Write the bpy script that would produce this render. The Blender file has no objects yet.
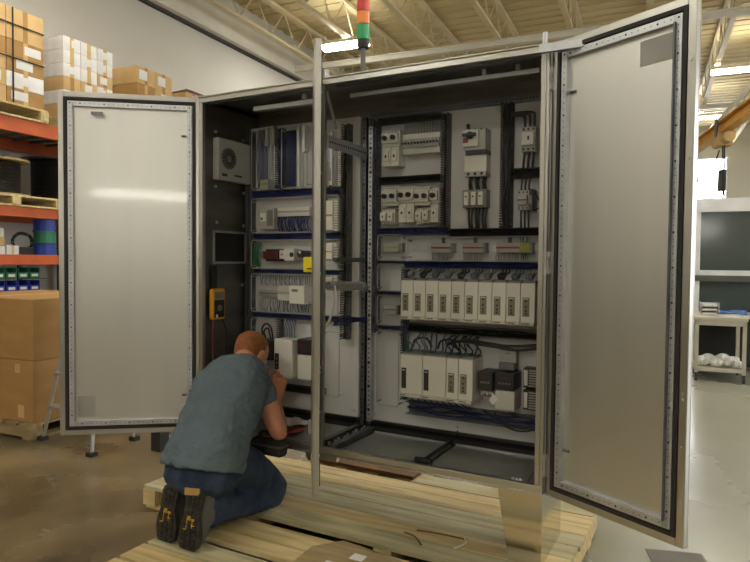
import bpy, math, random
from mathutils import Vector, Matrix, noise
random.seed(7)
PI=math.pi
col=bpy.context.scene.collection
A=0.083                      # the building is turned a little against the enclosure
def bw(x,y,z=0.0):
    return (x*math.cos(A)-y*math.sin(A), x*math.sin(A)+y*math.cos(A), z)
# ------------------------------------------------------------------ materials
def mat(name,c,rough=.5,metal=0.0,c2=None,scale=6.0,bump=0.0,bscale=None,stretch=None,spec=.5,emit=None,es=1.0,trans=0.0,detail=4,lo=.35,hi=.65,rvar=0.0,alpha=1.0):
    m=bpy.data.materials.new(name); m.use_nodes=True
    nt=m.node_tree; b=nt.nodes['Principled BSDF']
    b.inputs['Base Color'].default_value=(*c,1); b.inputs['Roughness'].default_value=rough
    b.inputs['Metallic'].default_value=metal; b.inputs['Specular IOR Level'].default_value=spec
    if trans: b.inputs['Transmission Weight'].default_value=trans
    b.inputs['Alpha'].default_value=alpha
    if emit: b.inputs['Emission Color'].default_value=(*emit,1); b.inputs['Emission Strength'].default_value=es
    tc=nt.nodes.new('ShaderNodeTexCoord'); mp=nt.nodes.new('ShaderNodeMapping')
    nt.links.new(tc.outputs['Object'],mp.inputs['Vector'])
    if stretch: mp.inputs['Scale'].default_value=stretch
    n=nt.nodes.new('ShaderNodeTexNoise'); n.inputs['Scale'].default_value=scale; n.inputs['Detail'].default_value=detail
    nt.links.new(mp.outputs['Vector'],n.inputs['Vector'])
    if c2 is None: c2=tuple(x*.88 for x in c)
    r=nt.nodes.new('ShaderNodeValToRGB'); r.color_ramp.elements[0].position=lo; r.color_ramp.elements[1].position=hi
    r.color_ramp.elements[0].color=(*c,1); r.color_ramp.elements[1].color=(*c2,1)
    nt.links.new(n.outputs['Fac'],r.inputs['Fac']); nt.links.new(r.outputs['Color'],b.inputs['Base Color'])
    if rvar:
        mr=nt.nodes.new('ShaderNodeMapRange'); mr.inputs['From Min'].default_value=.3; mr.inputs['From Max'].default_value=.7
        mr.inputs['To Min'].default_value=max(.03,rough-rvar); mr.inputs['To Max'].default_value=rough+rvar
        nt.links.new(n.outputs['Fac'],mr.inputs['Value']); nt.links.new(mr.outputs['Result'],b.inputs['Roughness'])
    if bump:
        n2=nt.nodes.new('ShaderNodeTexNoise'); n2.inputs['Scale'].default_value=bscale or scale*4; n2.inputs['Detail'].default_value=3
        nt.links.new(mp.outputs['Vector'],n2.inputs['Vector'])
        bp=nt.nodes.new('ShaderNodeBump'); bp.inputs['Strength'].default_value=bump; bp.inputs['Distance'].default_value=.01
        nt.links.new(n2.outputs['Fac'],bp.inputs['Height']); nt.links.new(bp.outputs['Normal'],b.inputs['Normal'])
    return m
M={}
M['floor']=mat('polished concrete',(.40,.40,.33),.26,0,(.30,.30,.24),.9,.05,9,rvar=.08,detail=8,lo=.3,hi=.7,spec=.55)
_nt=M['floor'].node_tree; _b=_nt.nodes['Principled BSDF']       # shade of the left aisle put into the colour as brown, pale to the right
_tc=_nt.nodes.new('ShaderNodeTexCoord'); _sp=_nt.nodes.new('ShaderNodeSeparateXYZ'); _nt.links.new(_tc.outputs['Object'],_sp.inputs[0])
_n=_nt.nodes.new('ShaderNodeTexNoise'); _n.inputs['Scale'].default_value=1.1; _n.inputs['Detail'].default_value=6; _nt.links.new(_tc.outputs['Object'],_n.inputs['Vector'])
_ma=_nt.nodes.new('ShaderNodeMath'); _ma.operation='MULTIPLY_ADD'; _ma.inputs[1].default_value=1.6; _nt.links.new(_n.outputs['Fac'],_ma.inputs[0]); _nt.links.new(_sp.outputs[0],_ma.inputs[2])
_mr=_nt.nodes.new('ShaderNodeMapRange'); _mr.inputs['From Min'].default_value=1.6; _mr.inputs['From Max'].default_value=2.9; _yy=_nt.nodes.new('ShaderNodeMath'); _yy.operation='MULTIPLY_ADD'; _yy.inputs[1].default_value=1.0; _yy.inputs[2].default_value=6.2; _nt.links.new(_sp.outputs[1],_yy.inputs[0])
_mn=_nt.nodes.new('ShaderNodeMath'); _mn.operation='MINIMUM'; _nt.links.new(_ma.outputs[0],_mn.inputs[0]); _nt.links.new(_yy.outputs[0],_mn.inputs[1])  # brown carried along the front too, to darken the left door's reflection
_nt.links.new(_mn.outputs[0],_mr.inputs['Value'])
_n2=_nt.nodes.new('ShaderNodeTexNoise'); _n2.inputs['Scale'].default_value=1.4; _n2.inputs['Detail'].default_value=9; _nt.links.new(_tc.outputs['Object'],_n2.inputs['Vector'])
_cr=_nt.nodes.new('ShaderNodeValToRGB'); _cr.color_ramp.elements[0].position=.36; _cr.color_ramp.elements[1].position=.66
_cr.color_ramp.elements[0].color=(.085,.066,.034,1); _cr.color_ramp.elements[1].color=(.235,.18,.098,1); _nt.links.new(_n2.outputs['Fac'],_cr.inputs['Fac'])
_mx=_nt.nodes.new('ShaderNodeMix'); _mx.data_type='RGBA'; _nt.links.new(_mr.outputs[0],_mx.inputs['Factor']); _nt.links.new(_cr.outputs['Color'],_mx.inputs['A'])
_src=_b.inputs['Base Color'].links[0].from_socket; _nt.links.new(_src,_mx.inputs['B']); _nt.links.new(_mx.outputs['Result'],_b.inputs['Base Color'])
M['wall']=mat('painted wall',(.66,.64,.59),.8,0,(.61,.59,.53),.6)
M['darkboard']=mat('dark reflection board',(.20,.17,.12),.6,0,(.16,.135,.09),2)  # dark tone added only for what the open doors mirror
M['deck']=mat('cream roof deck',(.66,.55,.32),.7,0,(.60,.49,.27),.8)
M['joist']=mat('cream painted joist',(.68,.59,.38),.55,0,(.60,.51,.32),2)
M['joistw']=mat('off white joist chord',(.80,.77,.68),.5,0,(.72,.69,.6),2)
M['darkgap']=mat('dark joint',(.05,.05,.045),.8)
M['legsteel']=mat('polished stainless leg',(.66,.63,.56),.13,1,(.60,.57,.50),3,0,60,stretch=(1,1,5),rvar=.04)
M['steel']=mat('brushed stainless steel',(.56,.55,.51),.30,1,(.52,.51,.47),3,0,60,stretch=(1,1,.5),detail=1)
M['steelsheet']=mat('inner door sheet',(.70,.70,.665),.38,.95,(.65,.65,.615),2.0,0,40,stretch=(4,4,.4),detail=3,lo=.2,hi=.8)
_b=M['steelsheet'].node_tree.nodes['Principled BSDF']; _b.inputs['Coat Weight'].default_value=.45; _b.inputs['Coat Roughness'].default_value=.06
M['galv']=mat('galvanised rail',(.62,.64,.66),.42,.85,(.52,.54,.57),14)
M['plate']=mat('floor plate steel',(.36,.37,.34),.28,.35,(.30,.31,.28),3)
M['galvd']=mat('dark galvanised',(.20,.21,.22),.45,.85,(.13,.14,.15),9)
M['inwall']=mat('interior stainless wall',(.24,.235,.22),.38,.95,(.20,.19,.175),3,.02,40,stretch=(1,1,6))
M['panel']=mat('painted mounting panel',(.58,.585,.565),.5,0,(.54,.545,.525),2)
M['rubber']=mat('black gasket',(.02,.018,.018),.6)
M['hole']=mat('hole shadow black',(.015,.015,.015),.9)
M['duct']=mat('grey wiring duct',(.19,.19,.175),.55,0,(.14,.14,.13),8)
M['ductd']=mat('charcoal wiring duct',(.045,.045,.045),.55,0,(.03,.03,.03),8)
M['white']=mat('off white plastic',(.66,.65,.58),.42,0,(.62,.61,.54),4)
M['drive']=mat('white drive housing',(.74,.73,.66),.4,0,(.70,.69,.62),3)
M['grey']=mat('light grey plastic',(.42,.42,.39),.5,0,(.36,.36,.33),5)
M['mgrey']=mat('mid grey plastic',(.22,.22,.205),.5,0,(.17,.17,.16),5)
M['tan']=mat('khaki display strip',(.24,.22,.155),.5,0,(.22,.2,.14),20)
M['black']=mat('black plastic',(.018,.018,.018),.4,0,(.028,.028,.028),6)
M['blue']=mat('blue wire',(.012,.019,.085),.42,0,(.022,.033,.14),12)
M['bluew']=mat('pale blue wire',(.09,.12,.18),.45,0,(.15,.17,.2),12)
M['greyw']=mat('grey cable',(.26,.265,.27),.45,0,(.2,.2,.21),12)
M['blackw']=mat('black cable',(.015,.015,.015),.4)
M['redw']=mat('dark red cable',(.22,.02,.015),.45)
M['red']=mat('red plastic',(.30,.055,.04),.45)
M['dred']=mat('dark red relay',(.10,.018,.014),.45)
M['ygreen']=mat('yellow green terminal',(.30,.34,.05),.5)
M['green']=mat('green plastic',(.02,.16,.08),.5)
M['yellow']=mat('yellow plastic',(.85,.72,.01),.45)
M['amber']=mat('amber rubber case',(.80,.38,.02),.5)
M['purple']=mat('purple fitting',(.16,.10,.4),.4)
M['wood']=mat('pallet pine',(.72,.59,.31),.65,0,(.42,.29,.10),2.6,.4,30,stretch=(1,10,10),detail=10,lo=.40,hi=.78)
M['woodd']=mat('weathered pallet pine',(.43,.33,.17),.7,0,(.28,.20,.09),3,.25,30,stretch=(1,9,9),detail=8)
M['woodg']=mat('greenish pallet pine',(.56,.51,.31),.62,0,(.33,.28,.14),2.6,.4,30,stretch=(1,10,10),detail=10,lo=.36,hi=.72)
M['woodb']=mat('brown old pallet wood',(.22,.11,.035),.75,0,(.14,.07,.02),6,.2,30)
M['card']=mat('corrugated cardboard',(.43,.25,.085),.75,0,(.37,.205,.065),3,.03,30,stretch=(1,1,3))
M['cardl']=mat('pale cardboard',(.66,.45,.21),.75,0,(.55,.36,.15),4)
M['paper']=mat('white paper',(.80,.80,.78),.6)
M['wrap']=mat('white wrapped carton',(.82,.82,.80),.3,0,(.72,.70,.66),9)
M['orange']=mat('orange rack beam',(.62,.13,.03),.45,0,(.52,.10,.025),4)
M['rackblue']=mat('dark rack upright',(.10,.12,.14),.5)
M['binblue']=mat('blue storage bin',(.02,.05,.36),.4)
M['bingreen']=mat('green storage bin',(.02,.19,.10),.4)
M['spool']=mat('plywood spool flange',(.44,.33,.17),.7,0,(.34,.25,.12),6)
M['skin']=mat('skin',(.62,.29,.17),.5,0,(.55,.24,.14),12,.04,60,spec=.4)
M['hair']=mat('short ginger hair',(.33,.12,.035),.75,0,(.22,.075,.02),45,.5,180,detail=6)
M['shirt']=mat('slate blue cotton shirt',(.120,.157,.182),.88,0,(.105,.14,.163),6,.9,9,stretch=(1,1.4,2.2),spec=.2)
for _x in M['shirt'].node_tree.nodes:
    if _x.type=='BUMP': _x.inputs['Distance'].default_value=.022
M['jeans']=mat('dark denim',(.022,.036,.070),.85,0,(.045,.065,.105),14,.3,60,spec=.25,detail=8)
M['boot']=mat('dark grey leather boot',(.035,.034,.032),.6,0,(.06,.058,.05),14)
M['bootg']=mat('grey suede boot side',(.10,.10,.09),.75)
M['sole']=mat('black lugged rubber',(.020,.018,.014),.8,0,(.060,.050,.034),22,lo=.45,hi=.75)
M['gold']=mat('yellow sole insert',(.50,.30,.02),.5)
M['tanleather']=mat('tan leather patch',(.45,.28,.10),.6)
M['bag']=mat('black canvas',(.018,.016,.013),.85,0,(.035,.028,.02),18,.2,90)
M['film']=mat('clear plastic bag',(.80,.82,.80),.22,0,(.62,.64,.62),22,.6,30,spec=.8)
M['alu']=mat('anodised aluminium',(.62,.63,.64),.35,.9,(.55,.56,.57),9)
M['aluw']=mat('bright aluminium frame',(.82,.84,.86),.4,.3)
M['smoke']=mat('smoked panel',(.045,.06,.055),.12,0,(.055,.075,.07),1.2,spec=.7)
M['cart']=mat('beige painted cart',(.55,.53,.44),.5,0,(.48,.46,.37),5)
M['crane']=mat('yellow crane paint',(.72,.36,.02),.45,0,(.62,.30,.02),3)
M['lamp']=mat('lamp lens',(1,1,1),.5,emit=(1,.955,.85),es=100)
M['lampup']=mat('soft strip glow',(1,1,1),.5,emit=(1,.955,.85),es=34)
M['lampc']=mat('daylight window glass',(1,1,1),.5,emit=(.90,.95,1.0),es=22)
M['fillglow']=mat('added fill glow',(1,1,1),.5,emit=(.92,.96,1.0),es=5.5)
M['tlr']=mat('red signal lens',(.50,.03,.02),.25,emit=(1,.04,.02),es=.25)
M['tla']=mat('amber signal lens',(.75,.22,.03),.25,emit=(1,.25,.03),es=.3)
M['tlg']=mat('green signal lens',(.02,.30,.10),.25,emit=(.02,.8,.25),es=.12)
M['sheet']=mat('grey floor patch',(.16,.155,.13),.6)
M['bluepaint']=mat('blue plastic film',(.10,.22,.62),.4)
# ------------------------------------------------------------------ mesh builder
class MB:
    def __init__(s): s.v=[]; s.f=[]; s.m=[]
    def add(s,vs,fs,mi=0):
        o=len(s.v); s.v+= [tuple(v) for v in vs]; s.f+=[tuple(i+o for i in f) for f in fs]; s.m+=[mi]*len(fs); return s
    def box(s,x0,y0,z0,x1,y1,z1,mi=0):
        if x0>x1:x0,x1=x1,x0
        if y0>y1:y0,y1=y1,y0
        if z0>z1:z0,z1=z1,z0
        return s.add([(x0,y0,z0),(x1,y0,z0),(x1,y1,z0),(x0,y1,z0),(x0,y0,z1),(x1,y0,z1),(x1,y1,z1),(x0,y1,z1)],
          [(0,3,2,1),(4,5,6,7),(0,1,5,4),(1,2,6,5),(2,3,7,6),(3,0,4,7)],mi)
    def cyl(s,p0,p1,r,n=12,mi=0,r1=None,cap=True):
        p0=Vector(p0);p1=Vector(p1);d=(p1-p0).normalized()
        a=Vector((0,0,1)) if abs(d.z)<.9 else Vector((1,0,0))
        u=d.cross(a).normalized();w=d.cross(u)
        if r1 is None:r1=r
        vs=[];
        for k in range(n):
            t=2*PI*k/n; o=u*math.cos(t)+w*math.sin(t); vs.append(p0+o*r)
        for k in range(n):
            t=2*PI*k/n; o=u*math.cos(t)+w*math.sin(t); vs.append(p1+o*r1)
        fs=[(k,(k+1)%n,n+(k+1)%n,n+k) for k in range(n)]
        if cap: fs+=[tuple(range(n-1,-1,-1)),tuple(range(n,2*n))]
        return s.add(vs,fs,mi)
    def tube(s,pts,r,n=6,mi=0,smooth=0):
        pts=[Vector(p) for p in pts]
        if smooth:
            q=[]
            P=[pts[0]]+pts+[pts[-1]]
            for i in range(1,len(P)-2):
                for k in range(smooth):
                    t=k/smooth; a,b,c,d=P[i-1],P[i],P[i+1],P[i+2]
                    q.append(.5*((2*b)+(-a+c)*t+(2*a-5*b+4*c-d)*t*t+(-a+3*b-3*c+d)*t**3))
            q.append(pts[-1]); pts=q
        vs=[];N=len(pts);u=None
        for i,p in enumerate(pts):
            d=(pts[min(i+1,N-1)]-pts[max(i-1,0)])
            if d.length<1e-9: d=Vector((0,0,1))
            d.normalize()
            if u is None:
                a=Vector((0,0,1)) if abs(d.z)<.9 else Vector((1,0,0)); u=d.cross(a).normalized()
            else:
                u=(u-d*u.dot(d)); u=u.normalized() if u.length>1e-6 else d.orthogonal().normalized()
            w=d.cross(u)
            for k in range(n):
                t=2*PI*k/n; vs.append(p+(u*math.cos(t)+w*math.sin(t))*r)
        fs=[]
        for i in range(N-1):
            for k in range(n):
                fs.append((i*n+k,i*n+(k+1)%n,(i+1)*n+(k+1)%n,(i+1)*n+k))
        fs+=[tuple(range(n-1,-1,-1)),tuple(range((N-1)*n,N*n))]
        return s.add(vs,fs,mi)
    def loft(s,rings,mi=0):
        n=len(rings[0]);vs=[p for r in rings for p in r];fs=[]
        for i in range(len(rings)-1):
            for k in range(n): fs.append((i*n+k,i*n+(k+1)%n,(i+1)*n+(k+1)%n,(i+1)*n+k))
        fs+=[tuple(range(n-1,-1,-1)),tuple(range((len(rings)-1)*n,len(rings)*n))]
        return s.add(vs,fs,mi)
    def prism(s,poly,y0,y1,mi=0,axis='y'):
        n=len(poly)
        def P(a,b,t): return (a,t,b) if axis=='y' else ((t,a,b) if axis=='x' else (a,b,t))
        vs=[P(a,b,y0) for a,b in poly]+[P(a,b,y1) for a,b in poly]
        fs=[tuple(range(n)),tuple(range(2*n-1,n-1,-1))]+[(k,n+k,n+(k+1)%n,(k+1)%n) for k in range(n)]
        return s.add(vs,fs,mi)
    def build(s,name,mats,parent=None,loc=None,rz=0,bevel=0,smooth=False):
        me=bpy.data.meshes.new(name); me.from_pydata(s.v,[],s.f)
        if not isinstance(mats,(list,tuple)): mats=[mats]
        for m in mats: me.materials.append(M[m] if isinstance(m,str) else m)
        me.polygons.foreach_set('material_index',s.m)
        if smooth: me.polygons.foreach_set('use_smooth',[True]*len(s.f))
        me.validate(); me.update()
        import bmesh
        bm=bmesh.new(); bm.from_mesh(me); bmesh.ops.recalc_face_normals(bm,faces=bm.faces); bm.to_mesh(me); bm.free()
        o=bpy.data.objects.new(name,me); col.objects.link(o)
        if parent: o.parent=parent
        if loc: o.location=loc
        if rz: o.rotation_euler=(0,0,rz)
        if bevel:
            b=o.modifiers.new('bevel','BEVEL'); b.width=bevel; b.segments=2; b.limit_method='ANGLE'
        return o
def tag(o,label=None,cat=None,group=None,kind=None):
    if label:o['label']=label
    if cat:o['category']=cat
    if group:o['group']=group
    if kind:o['kind']=kind
    return o
def thing(name,label,cat,loc=(0,0,0),rz=0,group=None):
    o=bpy.data.objects.new(name,None); col.objects.link(o); o.location=loc; o.rotation_euler=(0,0,rz); o.empty_display_size=.05
    return tag(o,label,cat,group)
def copytree(root,loc,rz=None,label=None):
    r=root.copy(); col.objects.link(r); r.location=loc
    if rz is not None: r.rotation_euler=(0,0,rz)
    if label: r['label']=label
    for ch in list(root.children):
        c=ch.copy(); col.objects.link(c); c.parent=r
        for g in list(ch.children):
            d=g.copy(); col.objects.link(d); d.parent=c
    return r
def struct(name,mb,m,loc=(0,0,0),rz=A,bevel=0):
    return tag(mb.build(name,m,None,loc,rz,bevel),kind='structure')
ORD=['first','second','third','fourth','fifth','sixth','seventh','eighth','ninth','tenth','eleventh','twelfth']

# ================================================================== BUILDING (in its own turned frame)
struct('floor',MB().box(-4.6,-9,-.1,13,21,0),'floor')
struct('wall_left',MB().box(-4.75,-9,0,-4.6,21,5.95),'wall')
struct('wall_right',MB().box(13,-9,0,13.15,1.0,5.95).box(13,8,0,13.15,21,5.95).box(13,1,4.6,13.15,8,5.95).box(13,1,0,13.15,8,.6),'wall')
wf=struct('added_glow_right',MB().box(13.06,1.0,.6,13.1,8,4.6),'fillglow')  # unseen glowing panel added to brighten the right side
fm=MB()
for k in range(8): fm.box(12.98,1.0+k*.985,.6,13.1,1.05+k*.985,4.6)
for k in range(5): fm.box(12.98,1.0,.6+k*.985,13.1,8,.65+k*.985)
fm.build('window_frame','alu',wf)  # bars across the added glow panel
struct('wall_front',MB().box(-4.75,-9.15,0,13.15,-9,2.55).box(-4.75,-9.15,2.69,13.15,-9,5.95).box(-4.75,-9.15,2.55,2.2,-9,2.69).box(4.5,-9.15,2.55,13.15,-9,2.69),'wall')
wf=struct('window_2',MB().box(2.2,-9.12,2.55,4.5,-9.08,2.69),'lampup')
MB().box(2.2,-9.1,2.55,2.24,-9.0,2.69).box(4.46,-9.1,2.55,4.5,-9.0,2.69).build('window_frame','alu',wf)
w=MB()
wx0,wx1,wz0,wz1=2.2,4.55,3.1,4.9
w.box(-4.75,21,0,wx0,21.15,5.95).box(wx1,21,0,13.15,21.15,5.95).box(wx0,21,0,wx1,21.15,wz0).box(wx0,21,wz1,wx1,21.15,5.95)
struct('wall_back',w,'wall')
wf=struct('window_1',MB().box(wx0,21.02,wz0,wx1,21.06,wz1),'lampc')
MB().box(wx0,20.98,wz0,wx0+.06,21.1,wz1).box(wx1-.06,20.98,wz0,wx1,21.1,wz1).box(wx0,20.98,wz1-.06,wx1,21.1,wz1).box(wx0,20.98,wz0,wx1,21.1,wz0+.06).build('window_frame','alu',wf)
d=MB().box(-4.75,-9.15,5.95,13.15,21.15,6.05)
for k in range(100): # deck ribs run across the joists
    y=-8.9+k*.3; d.box(-4.6,y,5.93,13,y+.13,5.95)
struct('ceiling',d,'deck')
struct('added_board_front',MB().box(-4.6,-9,0,13,-8.97,1.35),'darkboard')  # unseen dark board added to darken the left door's reflection
struct('added_board_left',MB().box(-4.6,-8.97,0,-4.57,-1.7,1.35),'darkboard')  # unseen dark board added to darken the right door's lower reflection
struct('trim_1',MB().box(-4.6,-9,5.14,-4.42,21,5.52),'joistw')
struct('trim_2',MB().box(-4.6,-9,5.10,-4.53,21,5.14),'darkgap')
# open web joists, each one a fixed piece of the roof
n=0
for i in range(14):
    x=-3.94+i*1.22
    if x>12.5: break
    j=MB()
    j.box(x-.045,-8.95,5.28,x+.045,20.95,5.33,0).box(x-.05,-8.95,5.84,x+.05,20.95,5.90,0)
    y=-8.6;up=True
    while y<20.6:
        a=(x,y,5.31 if up else 5.86); b=(x,y+.45,5.86 if up else 5.31)
        j.cyl(a,b,.014,5,0); y+=.45; up=not up
    n+=1; struct('trim_%d'%(n+2),j,'joist')
for y in (-2.2,8.35,14.8):
    n+=1; struct('trim_%d'%(n+2),MB().box(-4.42,y-.05,5.17,13,y+.05,5.19).box(-4.42,y-.010,5.17,13,y+.010,5.27).box(-4.42,y-.05,5.26,13,y+.05,5.28),'joistw')
# high bay lights
def highbay(x,y,label):
    t=thing('high_bay_light',label,'light',bw(x,y,5.16),A,'ceiling lights')
    MB().prism([(-.17,0),(.17,0),(.10,.09),(-.10,.09)],-.45,.45).build('housing','joistw',t,rz=PI/2)
    MB().box(-.43,-.15,-.022,.43,.15,-.002).build('lens','lamp',t)
    MB().box(-.38,-.07,.091,.38,.07,.097).build('added_uplight','lampup',t)  # upward glow added on the housing to brighten the ceiling
    MB().cyl((-.36,0,.09),(-.36,0,.68),.006,6).cyl((.36,0,.09),(.36,0,.68),.006,6).build('hanger','galv',t)
    return t
L=[(-2.78,7.25,'glowing high bay light above the enclosure, behind the signal tower'),
   (3.72,11.4,'higher of the two bright lights seen right of the open right door'),
   (3.50,15.7,'lower and farther of the two bright lights right of the open right door')]
for a in L: highbay(*a)
for i,(x,y) in enumerate([(-2.4,1.2),(-2.5,-2.7),(1.3,-6.3),(5.9,-6.3),(5.9,-1.3),(-2.4,-6.3),(5.9,4.5),(9.5,1.5),(9.5,8.5),(9.5,-5.5),(1.3,5.2),(-2.7,14.0),(7.5,15.5)]):  # second entry is added to brighten the left wall the right door mirrors
    highbay(x,y,'high bay light hanging from the roof joists outside the picture')
# ---- pallet rack on the left wall
def rbox(mb,x0,x1,y0,y1,z0,z1,mi=0): return mb.box(x0,y0,z0,x1,y1,z1,mi)
RX=-3.41
rack=thing('pallet_rack','orange and dark steel pallet rack standing along the white left wall','rack',bw(RX,2.5,0),A)
for (y0,y1) in ((-1.5,2.74),(2.88,5.6)):
    for z,h in ((2.60,.14),(1.78,.10),(1.31,.10)):
        MB().box(-.05,y0-2.5,z,0,y1-2.5,z+h).build('beam','orange',rack,bevel=.004)
        MB().box(-1.05,y0-2.5,z,-1.0,y1-2.5,z+h).build('beam','orange',rack)
for y in (-1.55,2.81,5.65):
    u=MB()
    for x in (-.075,-1.06):
        u.box(x,y-2.54,0,x+.07,y-2.46,3.05)
    for z in (.4,1.1,1.7,2.5): u.box(-1.0,y-2.52,z,-.06,y-2.48,z+.03)
    u.build('upright','rackblue',rack)
for z in (1.41,1.88):
    MB().box(-1.0,-4.0,z-.02,-.01,3.1,z).build('shelf_deck','galv',rack)
dk=MB()
for k in range(34): dk.box(-1.0,-4.0+k*.215,2.71,-.05,-3.97+k*.215,2.735)
dk.build('wire_deck','rackblue',rack)
def pallet(name,label,x0,x1,y0,y1,z0,m='wood',boards=7,group=None,rot=A,h=.13,orient='y'):
    """deck boards run along `orient`, local frame origin at the pallet centre"""
    cx,cy=(x0+x1)/2,(y0+y1)/2
    loc=bw(cx,cy,z0) if rot else (cx,cy,z0)
    t=thing(name,label,'pallet',loc,rot,group)
    X,Y=(x1-x0)/2,(y1-y0)/2
    for k in range(boards):
        b=MB()
        if orient=='y':
            p=2*X/boards; b.box(-X+k*p+.012,-Y,h-.02,-X+(k+1)*p-.012,Y,h)
        else:
            p=2*Y/boards; b.box(-X,-Y+k*p+.006,h-.02,X,-Y+(k+1)*p-.006,h)
        b.build('deck_board',m,t,bevel=.002)
    for k in (-1,0,1):
        b=MB()
        if orient=='y': b.box(-X,k*(Y-.05)-.045,.018,X,k*(Y-.05)+.045,h-.02)
        else: b.box(k*(X-.05)-.045,-Y,.018,k*(X-.05)+.045,Y,h-.02)
        b.build('stringer',m,t)
    for k in (-1,0,1):
        b=MB()
        if orient=='y': b.box(k*(X-.06)-.05,-Y,0,k*(X-.06)+.05,Y,.018)
        else: b.box(-X,k*(Y-.06)-.05,0,X,k*(Y-.06)+.05,.018)
        b.build('bottom_board',m,t)
    return t
# cartons stacked on the rack's upper level: every carton its own thing
def cartons(x0,x1,y0,y1,z0,nz,hz,nx,ny,mats,word,place,rnd=.0,ends=()):
    dx=(x1-x0)/nx; dy=(y1-y0)/ny
    for k in range(nz):
        for i in range(nx):
            for j in range(ny):
                if i<nx-1 and j>0 and not (k==nz-1): continue      # inner ones are hidden
                m=random.choice(mats) if not callable(mats) else mats(k,nz,i,j)
                hzz=hz
                z=z0+k*hz
                x=x0+i*dx; y=y0+j*dy
                t=thing('carton','%s, %s row up, %s back from aisle, %s along'%(word,ORD[k],ORD[nx-1-i],ORD[j]),'carton',bw(x+dx/2,y+dy/2,z),A,place)
                e=.003
                MB().box(-dx/2+e,-dy/2+e,0,dx/2-e,dy/2-e,hz-.002).build('box',m,t,bevel=.004)
                MB().box(-dx/2+e-.001,-.025,hz*.0+.002,dx/2-e+.001,.025,hz-.001+.001).build('tape','cardl' if m!='cardl' else 'card',t)
                if random.random()<.75:
                    yy=random.uniform(-dy*.2,dy*.2)
                    MB().box(dx/2-e,yy-dy*.22,hz*.25,dx/2-e+.0015,yy+dy*.22,hz*.8).build('shipping_label','paper',t)
pallet('wooden_pallet','wooden pallet under the tall strapped carton stack, top level of rack',RX-1.1,RX+.03,.42,1.80,2.742,'wood',7,'pallets on the rack')
cartons(RX-1.0,RX,.55,1.77,2.874,6,.152,3,3,['cardl','cardl','wrap','card','cardl'],'tan carton, tall strapped stack','cartons in the tall rack stack')
pallet('wooden_pallet','wooden pallet under the white-topped carton stack beside it',RX-1.1,RX+.03,1.98,2.72,2.742,'wood',6,'pallets on the rack')
cartons(RX-1.0,RX,2.0,2.66,2.874,6,.14,3,3,lambda k,n,i,j:'wrap' if (k>=4 or random.random()<.35) else 'cardl','carton, white-topped stack','cartons in the white-topped rack stack')
pallet('wooden_pallet','wooden pallet under the third, plain brown carton stack on the rack',RX-1.1,RX+.02,3.0,3.66,2.742,'wood',6,'pallets on the rack')
cartons(RX-1.0,RX,3.03,3.63,2.874,4,.205,2,2,['card','cardl','cardl'],'tan carton, third rack stack','cartons in the third rack stack')
pallet('wooden_pallet','wooden pallet under the farthest low carton stack on the rack',RX-1.1,RX+.02,3.85,4.6,2.742,'wood',6,'pallets on the rack')
cartons(RX-1.0,RX,3.9,4.5,2.874,4,.18,2,2,['cardl','cardl'],'tan carton, farthest low stack','cartons in the farthest rack stack')
t=thing('cardboard_flap','open white cardboard flap lying on the farthest carton stack','cardboard',bw(RX-.3,4.2,3.60),A)
MB().prism([(-.3,0),(.3,.03),(.3,.045),(-.3,.015)],-.28,.1).build('panel','wrap',t)
# stretch strapping of the tall stack
for k,(y0,y1,z0,z1,lab) in enumerate([(.55,1.77,2.874,3.786,'dark strapping band around the tall carton stack on the rack')]):
    sb=MB()
    for y in (.85,1.42): sb.box(RX+.004,y,z0,RX+.007,y+.016,z1)
    for z in (3.30,3.62): sb.box(RX+.004,y0,z,RX+.007,y1,z+.013)
    tag(sb.build('strapping_band','bag',None,rz=A),lab,'strap')
# cable spools on a pallet, middle level
pallet('wooden_pallet','wooden pallet carrying the black cable spools on the rack',RX-.95,RX+.03,.9,1.97,1.882,'wood',7,'pallets on the rack',h=.11)
def spool(x,y,z,r,h,fm,wm,label):
    t=thing('cable_spool',label,'spool',bw(x,y,z),A,'cable spools on the rack')
    MB().cyl((0,0,0),(0,0,.022),r,32).build('flange',fm,t,smooth=False)
    MB().cyl((0,0,h-.022),(0,0,h),r,32).build('flange',fm,t)
    MB().cyl((0,0,.022),(0,0,h-.022),r*.42,20).build('core','spool',t)
    c=MB()
    nn=int((h-.06)/.022)
    for k in range(nn):
        z1=.03+k*(h-.06)/nn; hh=(h-.06)/nn
        c.cyl((0,0,z1),(0,0,z1+hh*.5),r*.70,28,0,r*.73,False); c.cyl((0,0,z1+hh*.5),(0,0,z1+hh),r*.73,28,0,r*.70,False)
    c.build('wound_cable',wm,t)
spool(RX-.36,1.50,1.992,.30,.37,'spool','blackw','cable spool with pale plywood flanges and black cable on the rack pallet')
spool(RX-.56,2.38,1.882,.38,.60,'black','blackw','taller black cable spool behind the plywood one, next to the left door')
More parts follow.
